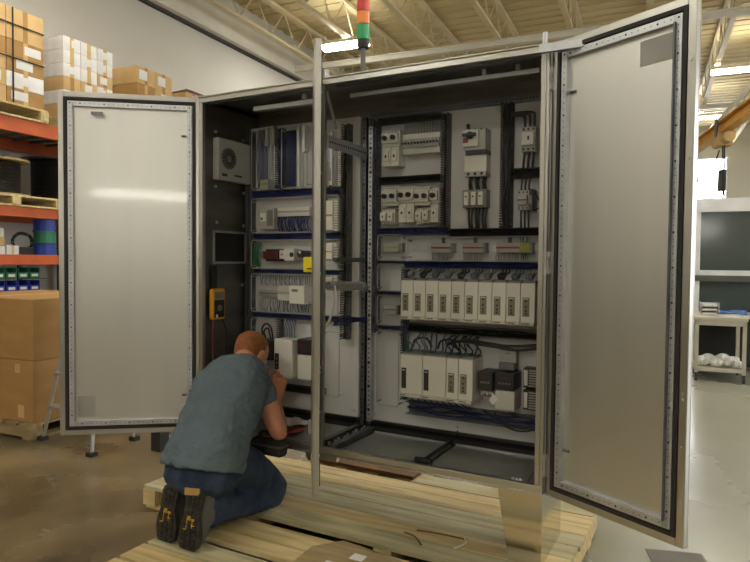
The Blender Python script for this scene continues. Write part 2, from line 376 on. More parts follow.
# shelf level 1.88 below: parts and spool of blue / green wire at z 1.41
def wirespool(x,y,z,m,label):
    t=thing('wire_reel',label,'reel',bw(x,y,z),A,'wire reels stacked on the rack')
    MB().cyl((0,0,0),(0,0,.008),.115,24).cyl((0,0,.112),(0,0,.12),.115,24).build('flange',m,t)
    MB().cyl((0,0,.008),(0,0,.112),.105,24).build('wire',m,t)
wirespool(RX-.13,1.86,1.412,'binblue','blue wire reel at the bottom of the stacked reels by left door')
wirespool(RX-.13,1.86,1.534,'bingreen','green wire reel in the middle of the stacked reels')
wirespool(RX-.13,1.86,1.656,'binblue','blue wire reel on top of the stacked reels')
for i,(y,z,w_,h_,m) in enumerate([(1.26,1.412,.24,.08,'wrap'),(1.26,1.494,.24,.08,'cardl'),(1.26,1.576,.22,.09,'wrap'),(1.46,1.412,.13,.09,'wrap')]):
    t=thing('small_box',['white box at the bottom of the small stack on the middle shelf','tan box in the small shelf stack, under the top white one','white box on top of the small shelf stack','single small white box right of the small shelf stack'][i],'box',bw(RX-.2,y,z),A,'small boxes on middle shelf')
    MB().box(-.13,-w_/2,0,.13,w_/2,h_-.002).build('box',m,t,bevel=.003); MB().box(-.131,-.012,0.001,.131,.012,h_-.001).build('tape','cardl',t)
t=thing('cable_coil','loose coil of dark cable on the middle rack shelf','cable',bw(RX-.2,1.66,1.412),A)
c=MB(); pts=[]
for k in range(60):
    a=k/60*PI*7; pts.append((.02*math.sin(k),.11*math.cos(a),.03+.1+.1*math.sin(a)*(1-.004*k)))
c.tube(pts,.006,5); c.build('coil','rubber',t)
MB().box(-.06,-.10,0,.06,.10,.075).build('adapter','black',t,bevel=.01)
# bins under beam 3, on a bin rail
t=thing('bin_shelf','grey steel shelf holding the green and blue parts bins','shelf',bw(RX-.25,1.2,0),A)
MB().box(-.2,-1.3,1.03,.2,.62,1.045).build('lower_shelf','galvd',t); MB().box(-.2,-1.3,1.165,.2,.62,1.172).build('upper_shelf','galvd',t)
MB().box(-.2,-1.3,0,-.16,-1.26,1.3).box(-.2,.58,0,-.16,.62,1.3).box(.16,-1.3,0,.2,-1.26,1.17).build('post','galvd',t)
def bin_(x,y,z,m,label,g):
    t=thing('parts_bin',label,'bin',bw(x,y,z),A,g)
    b=MB(); b.box(-.1,-.055,0,.1,.055,.008); b.box(-.1,-.055,0,.1,-.050,.105).box(-.1,.050,0,.1,.055,.105).box(-.1,-.05,0,-.095,.05,.105).box(.094,-.05,0,.1,.05,.06)
    b.build('tub',m,t); MB().box(.1,-.035,.02,.1015,.035,.045).build('card_label','paper',t)
for k in range(7):
    bin_(RX-.13,1.04+k*.125,1.174,'bingreen','green parts bin, %s from the left in the upper bin row'%ORD[k],'green parts bins under the lowest beam') if k<6 else None
    bin_(RX-.13,1.04+k*.125,1.047,'binblue','blue parts bin, %s from the left in the lower bin row'%ORD[k],'blue parts bins under the green row') if k<6 else None
# big cartons on a pallet in front of the rack
pallet('wooden_pallet','weathered pallet under the two big brown cartons at the left edge',-3.25,-1.99,.50,1.55,0,'woodd',8,'floor pallets by the rack',h=.12)
for z,h,lab in ((.122,.475,'big brown carton on the pallet, lower of the two at the left edge'),(.599,.47,'big brown carton on top of the other at the left edge')):
    t=thing('large_carton',lab,'carton',bw(-2.62,1.04,z),A,'big cartons by the rack')
    MB().box(-.6,-.5,0,.6,.5,h).build('box','card',t,bevel=.006)
    MB().box(-.03,-.502,.0,.03,.502,h+.001).build('tape','cardl',t)
    if z<.5:
        MB().box(.40,-.503,h-.10,.46,-.5,h-.03).build('shipping_label','cardl',t); MB().box(.43,-.503,.03,.50,-.5,.13).build('shipping_label','cardl',t)
t=thing('upright_carton','narrow tan carton standing behind the big cartons near the left door','carton',bw(-2.95,1.9,0),A)
MB().box(-.22,-.12,0,.22,.12,1.28).build('box','card',t,bevel=.004); MB().box(-.02,-.122,0,.02,.122,1.281).build('tape','cardl',t)
# ================================================================== step ladder and stand behind the left door
t=thing('step_ladder','aluminium step ladder standing behind the open left door','ladder',(-1.72,.5,0))
lf=[(-.27,-.10,0),(.39,-.18,0)]; lb=[(-.29,.30,0),(.33,.24,0)]; top=[(-.06,.06,1.25),(.24,.04,1.25)]
def rail(mb,a,b,w=.013,d=.012):
    a=Vector(a);b=Vector(b); mb.cyl(a,b,w,8)
r=MB(); [rail(r,lf[i],top[i]) for i in (0,1)]; r.build('front_rail','alu',t)
r=MB(); [rail(r,lb[i],top[i],.011) for i in (0,1)]; r.build('rear_rail','alu',t)
for k in range(1,5):
    f=k/5; a=Vector(lf[0]).lerp(Vector(top[0]),f); b=Vector(lf[1]).lerp(Vector(top[1]),f)
    MB().add([a+Vector((0,-.03,0)),b+Vector((0,-.03,0)),b+Vector((0,.05,0)),a+Vector((0,.05,0)),a+Vector((0,-.03,.02)),b+Vector((0,-.03,.02)),b+Vector((0,.05,.02)),a+Vector((0,.05,.02))],[(0,3,2,1),(4,5,6,7),(0,1,5,4),(1,2,6,5),(2,3,7,6),(3,0,4,7)]).build('step','alu',t)
MB().box(-.10,-.03,1.25,.28,.14,1.29).build('top_cap','alu',t,bevel=.005)
for p in lf+lb: MB().box(p[0]-.028,p[1]-.028,0,p[0]+.028,p[1]+.028,.03).build('rubber_foot','black',t)
t=thing('steel_stand','dark square steel stand behind the left door and the kneeling man','stand',(-1.03,.66,0))
MB().box(-.045,-.045,0,.045,.045,.9).build('post','black',t,bevel=.004); MB().box(-.10,-.10,.9,.10,.10,.93).build('top_plate','galvd',t,bevel=.004)
# ================================================================== right background
pt=thing('machine_guard','aluminium framed guard with dark smoked panels at the right','machine guard',bw(4.4,6.9,0),A)
for x in (-1.56,1.9): MB().box(x-.035,-.035,0,x+.035,.035,2.25).build('frame_post','aluw',pt)
MB().box(-1.62,-.05,2.08,3.0,.05,2.26).build('top_rail','aluw',pt)
MB().box(-1.62,-.035,1.21,3.0,.035,1.29).build('middle_rail','aluw',pt)
MB().box(-1.62,-.035,.53,3.0,.035,.60).build('lower_rail','aluw',pt)
MB().box(-1.58,-.008,1.29,3.0,.008,2.08).build('upper_panel','smoke',pt); MB().box(-1.58,-.008,.60,3.0,.008,1.21).build('lower_panel','smoke',pt)
MB().box(-1.62,-.008,.0,3.0,.008,.53).build('kick_panel','smoke',pt)
MB().cyl((-.84,-.03,1.50),(-.84,-.008,1.50),.018,8).cyl((-.76,-.03,1.50),(-.76,-.008,1.50),.018,8).build('latch','alu',pt)
MB().box(-.93,-.02,1.95,-.88,-.008,2.0).box(-.86,-.02,1.95,-.81,-.008,2.0).build('hinge','alu',pt)
MB().box(-1.62,.0,1.14,-.9,-.06,1.22).build('cable_duct','bootg',pt)
# workbench in front of the guard
t=thing('workbench','white-topped workbench behind the beige cart','bench',bw(3.95,6.50,0),A)
MB().box(-1.15,-.33,.70,1.3,.33,.74).build('top','aluw',t,bevel=.004)
for x in (-1.1,1.2):
    for y in (-.3,.3): MB().box(x-.025,y-.025,0,x+.025,y+.025,.70).build('leg','galvd',t)
MB().box(-1.08,.20,.05,1.18,.28,.68).build('back_board','black',t)
t=thing('blue_bag','crumpled blue film lying on the white workbench','bag',bw(3.17,6.32,.74),A)
rr=[]
for k in range(7):
    f=k/6; rr.append([(-.2+f*.4,math.cos(2*PI*j/8)*.1*(1-.3*abs(f-.5)),max(0,.025+.025*math.sin(2*PI*j/8)+.008*math.sin(5*k+j))) for j in range(8)])
MB().loft(rr).build('film','bluepaint',t,smooth=True)
t=thing('white_machine','white rounded desktop machine on workbench at the right edge','machine',bw(3.62,6.35,.74),A)
MB().box(-.13,-.12,0,.25,.15,.30).build('body','aluw',t,bevel=.03); MB().box(.02,-.16,.0,.2,-.12,.10).build('front_panel','black',t,bevel=.006)
# cart
ct=thing('utility_cart','beige two-shelf utility cart with plastic bags on its lower shelf','cart',bw(3.02,5.82,0),A)
X,Y=.245,.30
for sx in (-1,1):
    for sy in (-1,1):
        MB().box(sx*X-.02,sy*Y-.02,.10,sx*X+.02,sy*Y+.02,.72).build('leg','cart',ct)
        cs=MB().box(sx*X-.015,sy*Y-.02,.06,sx*X+.015,sy*Y+.02,.10).cyl((sx*X-.014,sy*Y,.04),(sx*X+.014,sy*Y,.04),.04,14).build('caster','black',ct)
MB().box(-X-.03,-Y-.03,.72,X+.03,Y+.03,.755).build('top_shelf','cart',ct,bevel=.004)
MB().box(-X-.02,-Y-.02,.66,X+.02,-Y+.01,.72).box(-X-.02,Y-.01,.66,X+.02,Y+.02,.72).box(-X-.02,-Y,.66,-X+.01,Y,.72).box(X-.01,-Y,.66,X+.02,Y,.72).build('apron','cart',ct)
MB().box(-X-.02,-Y-.02,.12,X+.02,Y+.02,.16).build('bottom_shelf','cart',ct,bevel=.004)
MB().box(-X+.03,Y-.03,.17,X-.03,Y-.01,.65).build('back_panel','hole',ct)
for k,(x,y,r) in enumerate([(-.16,-.16,.075),(-.03,-.2,.07),(.1,-.17,.08),(.19,-.21,.055),(-.1,-.02,.08),(.06,.0,.085),(.17,-.02,.07)]):
    t=thing('plastic_bag','crumpled clear plastic bag, %s of the pile on the cart\'s lower shelf'%ORD[k],'bag',bw(3.02+x,5.82+y,.162),A,'plastic bags on the cart')
    rings=[]
    for i in range(8):
        ph=PI*(i+.4)/8.0
        rings.append([( r*math.sin(ph)*math.cos(2*PI*j/14)*(1+.28*math.sin(3*j+k*2+i)), r*math.sin(ph)*math.sin(2*PI*j/14)*(1+.22*math.cos(4*j+k+i)), max(.0,r*.8-r*.8*math.cos(ph)+.006*math.sin(j*2+i))) for j in range(14)])
    MB().loft(rings).build('film','film',t,smooth=False)
for k in range(3):
    t=thing('letter_tray','grey stacking tray on the cart, %s from the bottom'%ORD[k],'tray',bw(2.93,5.95,.757+k*.05),A,'stacked trays on the cart')
    MB().box(-.10,-.12,0,.10,.12,.008).box(-.10,.112,.008,.10,.12,.04).box(-.10,-.12,.008,-.092,.12,.048).box(.092,-.12,.008,.10,.12,.048).build('tray','alu',t)
    MB().box(-.08,-.11,.01,.08,.09,.03).build('papers','paper',t)
t=thing('document','loose white sheets lying on the cart top','paper',bw(3.15,5.72,.756),A)
MB().box(-.1,-.12,0,.1,.12,.004).build('sheet','paper',t,rz=.4)
t=thing('black_case','black equipment case on the floor left of the beige cart','case',bw(2.50,6.1,0),A)
MB().box(-.17,-.2,0,.17,.2,.30).build('body','black',t,bevel=.02); MB().box(-.172,-.202,.2,.172,.202,.215).build('seam','galvd',t)
# crane
ct=thing('jib_crane','yellow overhead crane beam with hoist below the right ceiling lights','crane',bw(3.0,10.9,3.62),A)
dx,dy=.55,-3.4
L_=math.hypot(dx,dy); ang=math.atan2(dy,dx)
b=MB().box(-.3,-.08,.07,L_+2.5,.08,.09).box(-.3,-.012,-.09,L_+2.5,.012,.07).box(-.3,-.08,-.11,L_+2.5,.08,-.09)
b.build('beam','crane',ct,rz=ang)
MB().box(-.42,-.14,-.22,-.3,.14,.12).build('end_stop','purple',ct,rz=ang,bevel=.01)
MB().box(1.75,-.11,-.32,2.05,.11,-.10).cyl((2.05,0,-.22),(2.28,0,-.22),.09,14).cyl((1.5,0,-.22),(1.75,0,-.22),.08,14).build('hoist','cardl',ct,rz=ang,bevel=.01)
MB().box(1.9,-.13,-.17,2.0,-.1,.12).box(1.9,.1,-.17,2.0,.13,.12).build('trolley','galvd',ct,rz=ang)
MB().tube([(1.9,0,-.32),(1.9,.02,-1.1),(1.92,0,-1.5)],.012,6).tube([(2.0,0,-.32),(2.0,.02,-1.2),(1.98,0,-3.0)],.012,6).tube([(.2,0,-.19),(.3,0,-.7),(.6,0,-.85),(1.2,0,-.7),(1.7,0,-.35)],.012,6,0,4).build('hoist_cable','blackw',ct,rz=ang)
MB().box(1.84,-.05,-1.05,1.96,.05,-.7).build('pendant','black',ct,rz=ang,bevel=.01)
MB().cyl((.1,0,.09),(.1,0,1.66),.012,6).cyl((5.4,0,.09),(5.4,0,1.66),.012,6).build('suspension_rod','galv',ct,rz=ang)
# far pipe rail
t=thing('roof_pipe','white diagonal pipe hanging from the roof above the crane','pipe',bw(3.6,13,5.2),A)
MB().cyl((.9,-2,.2),(-.35,3,-.75),.045,8).build('pipe','joistw',t); MB().cyl((.9,-2,.2),(.9,-2,.65),.01,6).build('hanger','joistw',t)
t=tag(MB().box(-.12,-.2,0,.13,.12,.004).build('floor_sheet','sheet',None,(2.36,.62,0.0005),.3),'flat grey patch on pale concrete below the right door','sheet')  # thin flat grey patch laid on the floor
# ================================================================== pallets under the enclosure
def skid(label,x0,x1,ys,z1,m,strx,g,loc):
    t=thing('wooden_pallet',label,'pallet',loc,0,g)
    for i,(a,b,xa,xb) in enumerate(ys):
        MB().box(xa-loc[0],a-loc[1],z1-.022,xb-loc[0],b-loc[1],z1).build('deck_board',m[i%len(m)],t,bevel=.002)
    y0=min(y[0] for y in ys); y1=max(y[1] for y in ys if y[3]-y[2]>.7 and not (y[2]>.9))
    for x in strx: MB().box(x-.02-loc[0],y0-loc[1],.02,x+.07-loc[0],(y1 if x<1.0 else max(y[1] for y in ys))-loc[1],z1-.022).build('stringer','wood',t)
    for y in (y0+.01,(y0+y1)/2-.05,y1-.11): MB().box(x0-loc[0],y-loc[1],0,x1-loc[0],y+.10-loc[1],.02).build('bottom_board','wood',t)
    return t
ya=[(-.135,.0,-.29,1.96),(.004,.135,-.29,1.97),(.139,.27,-.30,1.97),(.274,.40,-.29,1.98),(.404,.53,-.29,1.98),(.534,.64,-.30,1.98),(.652,.79,.99,1.97)]
skid('long pine pallet carrying the steel enclosure',-.29,1.97,ya,.13,['woodg','wood','woodg','woodg','wood','wood'],(-.28,.42,1.18,1.90),'pallets under the enclosure',(.84,.24,0))
yb=[(-.345,-.212,.28,1.9),(-.460,-.355,.28,1.9),(-.62,-.505,.28,1.9),(-.77,-.64,.28,1.9),(-.93,-.79,.28,1.9),(-1.1,-.95,.28,1.9)]
skid('front pine pallet under the kneeling man\'s feet and knees',.28,1.9,yb,.129,['wood','wood','woodg','wood'],(.30,1.20,1.82),'pallets under the enclosure',(1.09,-.64,0))
skid('brown old pallet on the floor behind the enclosure',.2,.95,[(.74,.86,.2,.95),(.88,1.0,.2,.95),(1.02,1.14,.2,.95),(1.16,1.28,.2,.95)],.125,['woodb'],(.24,.43,.65,.86),'pallets under the enclosure',(.7,1.0,0))
t=thing('cardboard_sheet','stained brown cardboard sheet lying on the front pallet','cardboard',(1.17,-.40,.1305),.0)
MB().prism([(-.22,.09),(-.13,.205),(.22,.16),(.30,-.20),(-.20,-.22)],0,.005,0,'z').build('sheet','woodd',t)
MB().box(-.02,.07,.0055,.04,.12,.008).box(-.09,-.03,.0055,-.03,.01,.008).build('paper_scrap','paper',t)
for k,(p) in enumerate([[(1.24,.02,.134),(1.30,.0,.136),(1.36,-.06,.134)],[(1.28,.07,.134),(1.40,.08,.137),(1.52,.09,.134)],[(1.50,-.02,.134),(1.53,.05,.137),(1.50,.10,.134)]]):
    tag(MB().tube(p,.004,5,0,5).build('wood_splinter',['woodb','woodb','paper'][k],None),['curved brown splinter on the long pine pallet','straight brown splinter lying crosswise on the long pine pallet','thin white strip lying on the long pine pallet'][k],'splinter')

# ================================================================== ENCLOSURE
H=1.83; ZB=.435; W=1.873; D=.50; XL=-.01; XM=.79; ZT=ZB+H
enc=thing('electrical_enclosure','large stainless steel two-bay electrical enclosure with three open doors, on pallet','enclosure',(0,0,ZB))
def P(mb,name,m,bevel=0,parent=None,smooth=False): return mb.build(name,m,parent or enc,bevel=bevel,smooth=smooth)
# shell: outer sheets
P(MB().box(XL,D-.004,.0,W,D,H),'back_sheet','inwall')
P(MB().box(XL,.0,H-.004,W,D,H).box(XL,0,H-.02,XL+.004,D,H),'roof_sheet','steel')
P(MB().box(W-.004,.0,0,W,D,H),'side_sheet','inwall')
# left side with the cut-out of the cooling unit
sy0,sy1,sz0,sz1=.115,.372,.938,1.102
P(MB().box(XL,0,0,XL+.004,sy0,H).box(XL,sy1,0,XL+.004,D,H).box(XL,sy0,0,XL+.004,sy1,sz0).box(XL,sy0,sz1,XL+.004,sy1,H),'side_sheet','inwall')
P(MB().box(XL-.10,sy0-.04,sz0-.04,XL-.001,sy1+.04,sz1+.04),'dark_backing_box','hole')  # unseen black box added outside so the cut-out looks dark
P(MB().box(XL+.004,sy0-.012,sz0-.012,XL+.008,sy1+.012,sz0).box(XL+.004,sy0-.012,sz1,XL+.008,sy1+.012,sz1+.012).box(XL+.004,sy0-.012,sz0,XL+.008,sy0,sz1).box(XL+.004,sy1,sz0,XL+.008,sy1+.012,sz1),'opening_frame','galv')
# floor pan
P(MB().box(XL,0,.0,W,D,.004),'floor_sheet','inwall')
for (a,b) in ((.87,1.31),(1.34,1.82),(.03,.37),(.40,.72)):
    P(MB().box(a,.05,.004,b,.40,.022),'gland_plate','plate',.003)
    P(MB().box(a,.40,.004,b,.404,.03).box(a,.046,.004,b,.05,.028),'plate_edge','galv')
P(MB().box(.83,.02,.004,.865,.41,.05).box(.745,.02,.004,.775,.41,.05),'baying_rail','galvd',.003)
P(MB().box(.785,.03,.004,.825,.47,.03),'baying_channel','rubber')
b=MB()
for k in range(9): b.cyl((.80+.01*(k%2),.06+k*.045,.03),(.80+.01*(k%2),.06+k*.045,.045),.007,8)
P(b,'bolt_row','galv')
P(MB().cyl((1.318,.05,.04),(1.318,.43,.04),.009,10).box(1.295,.03,.02,1.34,.055,.05).cyl((1.28,.045,.04),(1.36,.045,.04),.012,10),'clamp_bar','black')
P(MB().box(XL,.42,.004,W,.49,.045),'rear_channel','rubber')
# front frame
fr=.034
P(MB().box(XL,-.004,H-fr,W,.02,H).box(XL,-.004,H-.008,W,-.012,H),'top_rail','steel',.002)
P(MB().box(XL,-.004,0,W,.02,.034).box(XL,-.014,.0,W,-.004,.006),'bottom_rail','steel',.002)
P(MB().box(XL,-.004,.034,XL+.026,.02,H-fr),'left_post','steel',.002)
P(MB().box(W-.034,-.004,.034,W-.014,.02,H-fr).box(W-.012,-.008,.034,W,.02,H-fr),'right_post','steel',.002)
P(MB().box(.738,-.004,.034,.772,.02,H-fr).box(.778,.0,.034,.800,.02,H-fr).box(.766,.008,.034,.782,.02,H-fr,0),'middle_post','steel',.002)
# second inner frame lip, bright
P(MB().box(XL+.03,.02,H-fr-.004,.73,.06,H-fr).box(.845,.02,H-fr-.004,W-.04,.06,H-fr),'inner_lip','galvd')
P(MB().box(.28,.10,H-.085,.70,.135,H-.06).box(.60,.09,H-.06,.63,.14,H-.03),'lamp_rail','galv',.003)
P(MB().box(.87,.12,H-.075,1.80,.14,H-.055).box(1.55,.11,H-.055,1.57,.15,H-.03).box(1.70,.11,H-.055,1.72,.15,H-.03),'lamp_rail','galv',.002)
# stamped holes along the top rear channel
b=MB().box(.83,.40,H-.12,W-.01,.44,H-.09,0)
for k in range(60): b.cyl((.85+k*.0165,.399,H-.105),(.85+k*.0165,.3995,H-.105),.004,6,1)
P(b,'rear_channel',['galvd','hole'])
# rear uprights at the joint and perforated strut
def perf(mb,x0,y0,z0,x1,y1,z1,axis,face,pitch=.025,r=.0045,big=0,mi=1):
    """box with dark round holes on one face"""
    mb.box(x0,y0,z0,x1,y1,z1,0)
    if axis=='z':
        n=int((z1-z0)/pitch); 
        for k in range(n):
            z=z0+(k+.5)*(z1-z0)/n; rr=r*1.9 if (k%5==2) else r
            if face=='-y': mb.cyl(((x0+x1)/2,y0-.0006,z),((x0+x1)/2,y0,z),rr,8,mi)
            if face=='+y': mb.cyl(((x0+x1)/2,y1,z),((x0+x1)/2,y1+.0006,z),rr,8,mi)
            if face=='+x': mb.cyl((x1,(y0+y1)/2,z),(x1+.0006,(y0+y1)/2,z),rr,8,mi)
    else:
        n=int(abs(x1-x0)/pitch)
        for k in range(n):
            x=min(x0,x1)+(k+.5)*abs(x1-x0)/n; rr=r*1.9 if (k%5==2) else r
            zz=(z0+z1)/2
            if face=='-y': mb.cyl((x,y0-.0006,zz),(x,y0,zz),rr,8,mi)
            if face=='+y': mb.cyl((x,y1,zz),(x,y1+.0006,zz),rr,8,mi)
    return mb
for x in (.775,.815):
    P(perf(MB(),x-.012,.435,.05,x+.012,.46,H-.1,'z','-y'),'rear_upright',['galvd','hole'])
P(perf(MB(),.845,.36,.09,.868,.40,1.66,'z','-y'),'side_upright',['galv','hole'])
b=MB(); b.box(.797,.025,1.500,.803,.415,1.562,0)
for k in range(17): b.cyl((.803,.045+k*.022,1.531),(.8034,.045+k*.022,1.531),.006,8,1)
o=P(b,'baying_strut',['galv','hole']); 
P(MB().cyl((.80,.02,H-.06),(.74,.20,H-.20),.008,8),'stay_rod','galv')
P(MB().cyl((.80,.10,.955),(.80,.415,.955),.012,10),'baying_rod','galvd')
P(MB().box(.790,.022,1.34,.812,.045,1.40).cyl((.801,.034,1.40),(.801,.034,1.43),.008,8),'cable_clamp','grey',.003)
# side-wall bolts and light strip
b=MB()
for (y,z) in ((.12,1.665),(.35,1.655),(.12,1.36),(.36,1.345),(.13,1.16),(.36,1.15),(.35,.80)): b.cyl((XL+.004,y,z),(XL+.012,y,z),.009,8)
P(b,'bolt','galv')
# cooling unit on the side wall
b=MB().box(XL+.005,.096,1.395,XL+.05,.376,1.628,0)
f=P(b,'cooling_unit_cover','grey',.006)
g=MB().cyl((XL+.0505,.18,1.520),(XL+.052,.18,1.520),.062,32,0)
for k in range(18):
    a=2*PI*k/18; g.cyl((XL+.053,.18+.022*math.cos(a),1.520+.022*math.sin(a)),(XL+.053,.18+.056*math.cos(a),1.520+.056*math.sin(a)),.003,4,1)
P(g,'fan_grille',['mgrey','hole'],parent=f)
P(MB().box(XL+.05,.125,1.418,XL+.053,.165,1.432).box(XL+.05,.23,1.425,XL+.053,.29,1.435),'label_plate','black',parent=f)
# mounting panels
for (x0,x1) in ((.0,.76),(.832,1.80)):
    pn=P(MB().box(x0,.42,.085,x1,.424,1.735).box(x0,.424,.085,x0+.012,.445,1.735).box(x1-.012,.424,.085,x1,.445,1.735),'mounting_panel','panel',.001)
    b=MB()
    for z in (.12,1.70):
        for x in (x0+.03,x1-.03): b.cyl((x,.414,z),(x,.42,z),.008,8)
    P(b,'panel_bolt','galv',parent=pn)
# legs
for (x,sg) in ((XL,1),(W,-1)):
    for (y0,y1) in ((-.004,.0),(.360,.364)):
        b=MB(); b.prism([(x,0),(x+sg*.185,0),(x+sg*.185,-.02),(x+sg*.135,-.305),(x,-.305)],y0,y1)
        P(b,'floor_stand_leg','legsteel')
    P(MB().box(x,0,-.305,x+sg*.004,.36,0).box(x+sg*.004,0,-.305,x+sg*.13,.36,-.300),'floor_stand_side','legsteel')
b=MB().box(.70,-.0,-.03,.88,.03,0); P(b,'base_stiffener','steel')
P(MB().cyl((XM,.03,H),(XM,.03,H+.05),.012,10).cyl((.70,.06,H),(.70,.06,H+.05),.012,10).cyl((W-.03,.03,H),(W-.03,.03,H+.055),.012,10),'lifting_eye','galv')
# ---- doors
def door(name,label,w,hx,hy,theta,sgn,handle_side,paper):
    """local x runs from the hinge (0) to sgn*w, inner face looks to local +y"""
    T=.040
    def X(a): return sgn*a
    root=MB().box(X(0),-T,0,X(w),-T+.003,H).build(name,'steel',enc,(hx,hy,0),theta)
    root['label']=label
    def S(mb,n,m,bevel=0): return mb.build(n,m,root,bevel=bevel)
    e=.029
    b=MB()
    b.box(X(0),-T+.003,0,X(e),-.012,H).box(X(w-e),-T+.003,0,X(w),-.012,H).box(X(e),-T+.003,0,X(w-e),-.012,e).box(X(e),-T+.003,H-e,X(w-e),-.012,H)
    S(b,'rim','steel',.003)
    g=.014
    b=MB()
    b.box(X(e),-T+.003,e,X(e+g),-.008,H-e).box(X(w-e-g),-T+.003,e,X(w-e),-.008,H-e).box(X(e+g),-T+.003,e,X(w-e-g),-.008,e+g).box(X(e+g),-T+.003,H-e-g,X(w-e-g),-.008,H-e)
    S(b,'gasket','rubber')
    r0=e+g+.005; rw=.026
    for a,c in ((r0,r0+rw),(w-r0-rw,w-r0)):
        S(perf(MB(),min(X(a),X(c)),-T+.003,r0,max(X(a),X(c)),-.012,H-r0,'z','+y',.0235,.0021),'perforated_rail',['galv','hole'])
    for z0,z1 in ((r0,r0+rw),(H-r0-rw,H-r0)):
        S(perf(MB(),min(X(r0+rw+.002),X(w-r0-rw-.002)),-T+.003,z0,max(X(r0+rw+.002),X(w-r0-rw-.002)),-.012,z1,'x','+y',.0235,.0021),'perforated_rail',['galv','hole'])
    q=r0+rw
    S(MB().box(X(q),-T+.003,q,X(w-q),-.034,H-q),'inner_sheet','steelsheet')
    # latch points on the free edge
    b=MB()
    for z in (.16,.34,.50,.52,.9,1.3,1.62): b.cyl((X(w-.015),-.012,z),(X(w-.015),-.008,z),.005,8)
    S(b,'latch_stud','galv')
    b=MB()
    for z in (.12,.95,H-.14):
        b.box(X(.006),-.03,z-.045,X(-.014),.004,z-.02).box(X(.006),-.03,z+.02,X(-.014),.004,z+.045).cyl((X(-.004),-.008,z-.045),(X(-.004),-.008,z+.045),.006,8)
    S(b,'hinge','galv')
    if paper=='low':
        S(MB().box(X(w-q-.10),-.0338,q+.02,X(w-q-.01),-.0328,q+.13),'wiring_label','grey')
        S(MB().box(X(w-.17),-.012,H-.118,X(w-.23),.004,H-.104),'print_pocket_clip','galvd')
    if paper=='high':
        S(MB().box(X(w-q-.14),-.0338,H-q-.11,X(w-q-.005),-.0328,H-q-.02),'wiring_label','grey')
        S(MB().box(X(w-q+.001),-.012,q,X(w-q+.006),-.0,H-q),'rail_flange','galvd')
    b=MB()
    for z in (.20,H-.21): b.cyl((X(q+.005),-.030,z),(X(q+.03),-.030,z),.006,8)
    S(b,'ground_stud','galvd')
    return root
dl=door('left_door','left door swung open, pale brushed inner face',.7321,0,0,-(PI-.6531),1,0,'low')
dm=door('middle_door','middle door seen nearly edge-on',.5581,.778,0,-.9622,1,0,None)
dr=door('right_door','right door swung open toward the camera',.5895,W,0,PI-.4789,-1,0,'high')
# door stay of the right door
P(MB().box(W-.03,-.06,H-.052,W+.14,-.035,H-.036).box(W-.03,-.06,H-.036,W+.14,-.057,H-.02),'door_stay','galv')
# bright drip strip on door top corners
b=MB()
t=thing('lockout_tag','small yellow tag fixed on the middle post of the enclosure','tag',(.732,-.010,ZB+.893))
MB().box(-.038,-.012,0,.036,-.002,.075).build('plate','yellow',t,bevel=.004); MB().box(-.015,-.0135,.014,.028,-.012,.020).build('print','black',t)
# signal tower on the roof
t=thing('signal_tower','red, amber and green signal tower light on top of the enclosure','signal light',(.84,.30,ZT),0)
MB().cyl((0,0,0),(0,0,.012),.040,20).build('base','black',t)
MB().cyl((0,0,.012),(0,0,.235),.0135,14).build('pole','mgrey',t)
MB().cyl((0,0,.222),(0,0,.262),.030,20).build('socket','black',t)
for z0,z1,m,nm in ((.265,.340,'tlg','green_lens'),(.344,.405,'tla','amber_lens'),(.409,.485,'tlr','red_lens')):
    MB().cyl((0,0,z0),(0,0,z1),.0335,24).build(nm,m,t,smooth=False); MB().cyl((0,0,z1),(0,0,z1+.004),.030,20).build('ring','rubber',t)
MB().cyl((0,0,.489),(0,0,.505),.031,20).build('cap','black',t)
# multimeter hanging on the side wall
t=thing('multimeter','yellow handheld multimeter hanging by a strap on the left inner wall','multimeter',(.0,.10,1.05))
MB().box(.012,-.052,0,.042,.052,.172).build('case','amber',t,bevel=.010)
MB().box(.042,-.036,.115,.0435,.036,.155).build('display','mgrey',t)
MB().box(.042,-.040,.012,.0428,.040,.110).build('face_plate','black',t)
MB().cyl((.0425,0,.065),(.050,0,.065),.017,16).build('dial','mgrey',t)
MB().box(.046,-.03,.012,.050,-.018,.030).build('jack_cover','paper',t)
MB().box(.0,-.018,.16,.010,.018,.30).build('hanging_strap','black',t)
MB().tube([(.03,-.03,.01),(.04,-.05,-.06),(.03,-.04,-.16),(.05,-.05,-.3),(.04,-.06,-.45)],.004,6,0,5).build('test_lead','redw',t)
MB().tube([(.03,.03,.01),(.05,.05,-.07),(.03,.06,-.15),(.03,.045,-.22)],.004,6,0,5).build('test_lead','blackw',t)
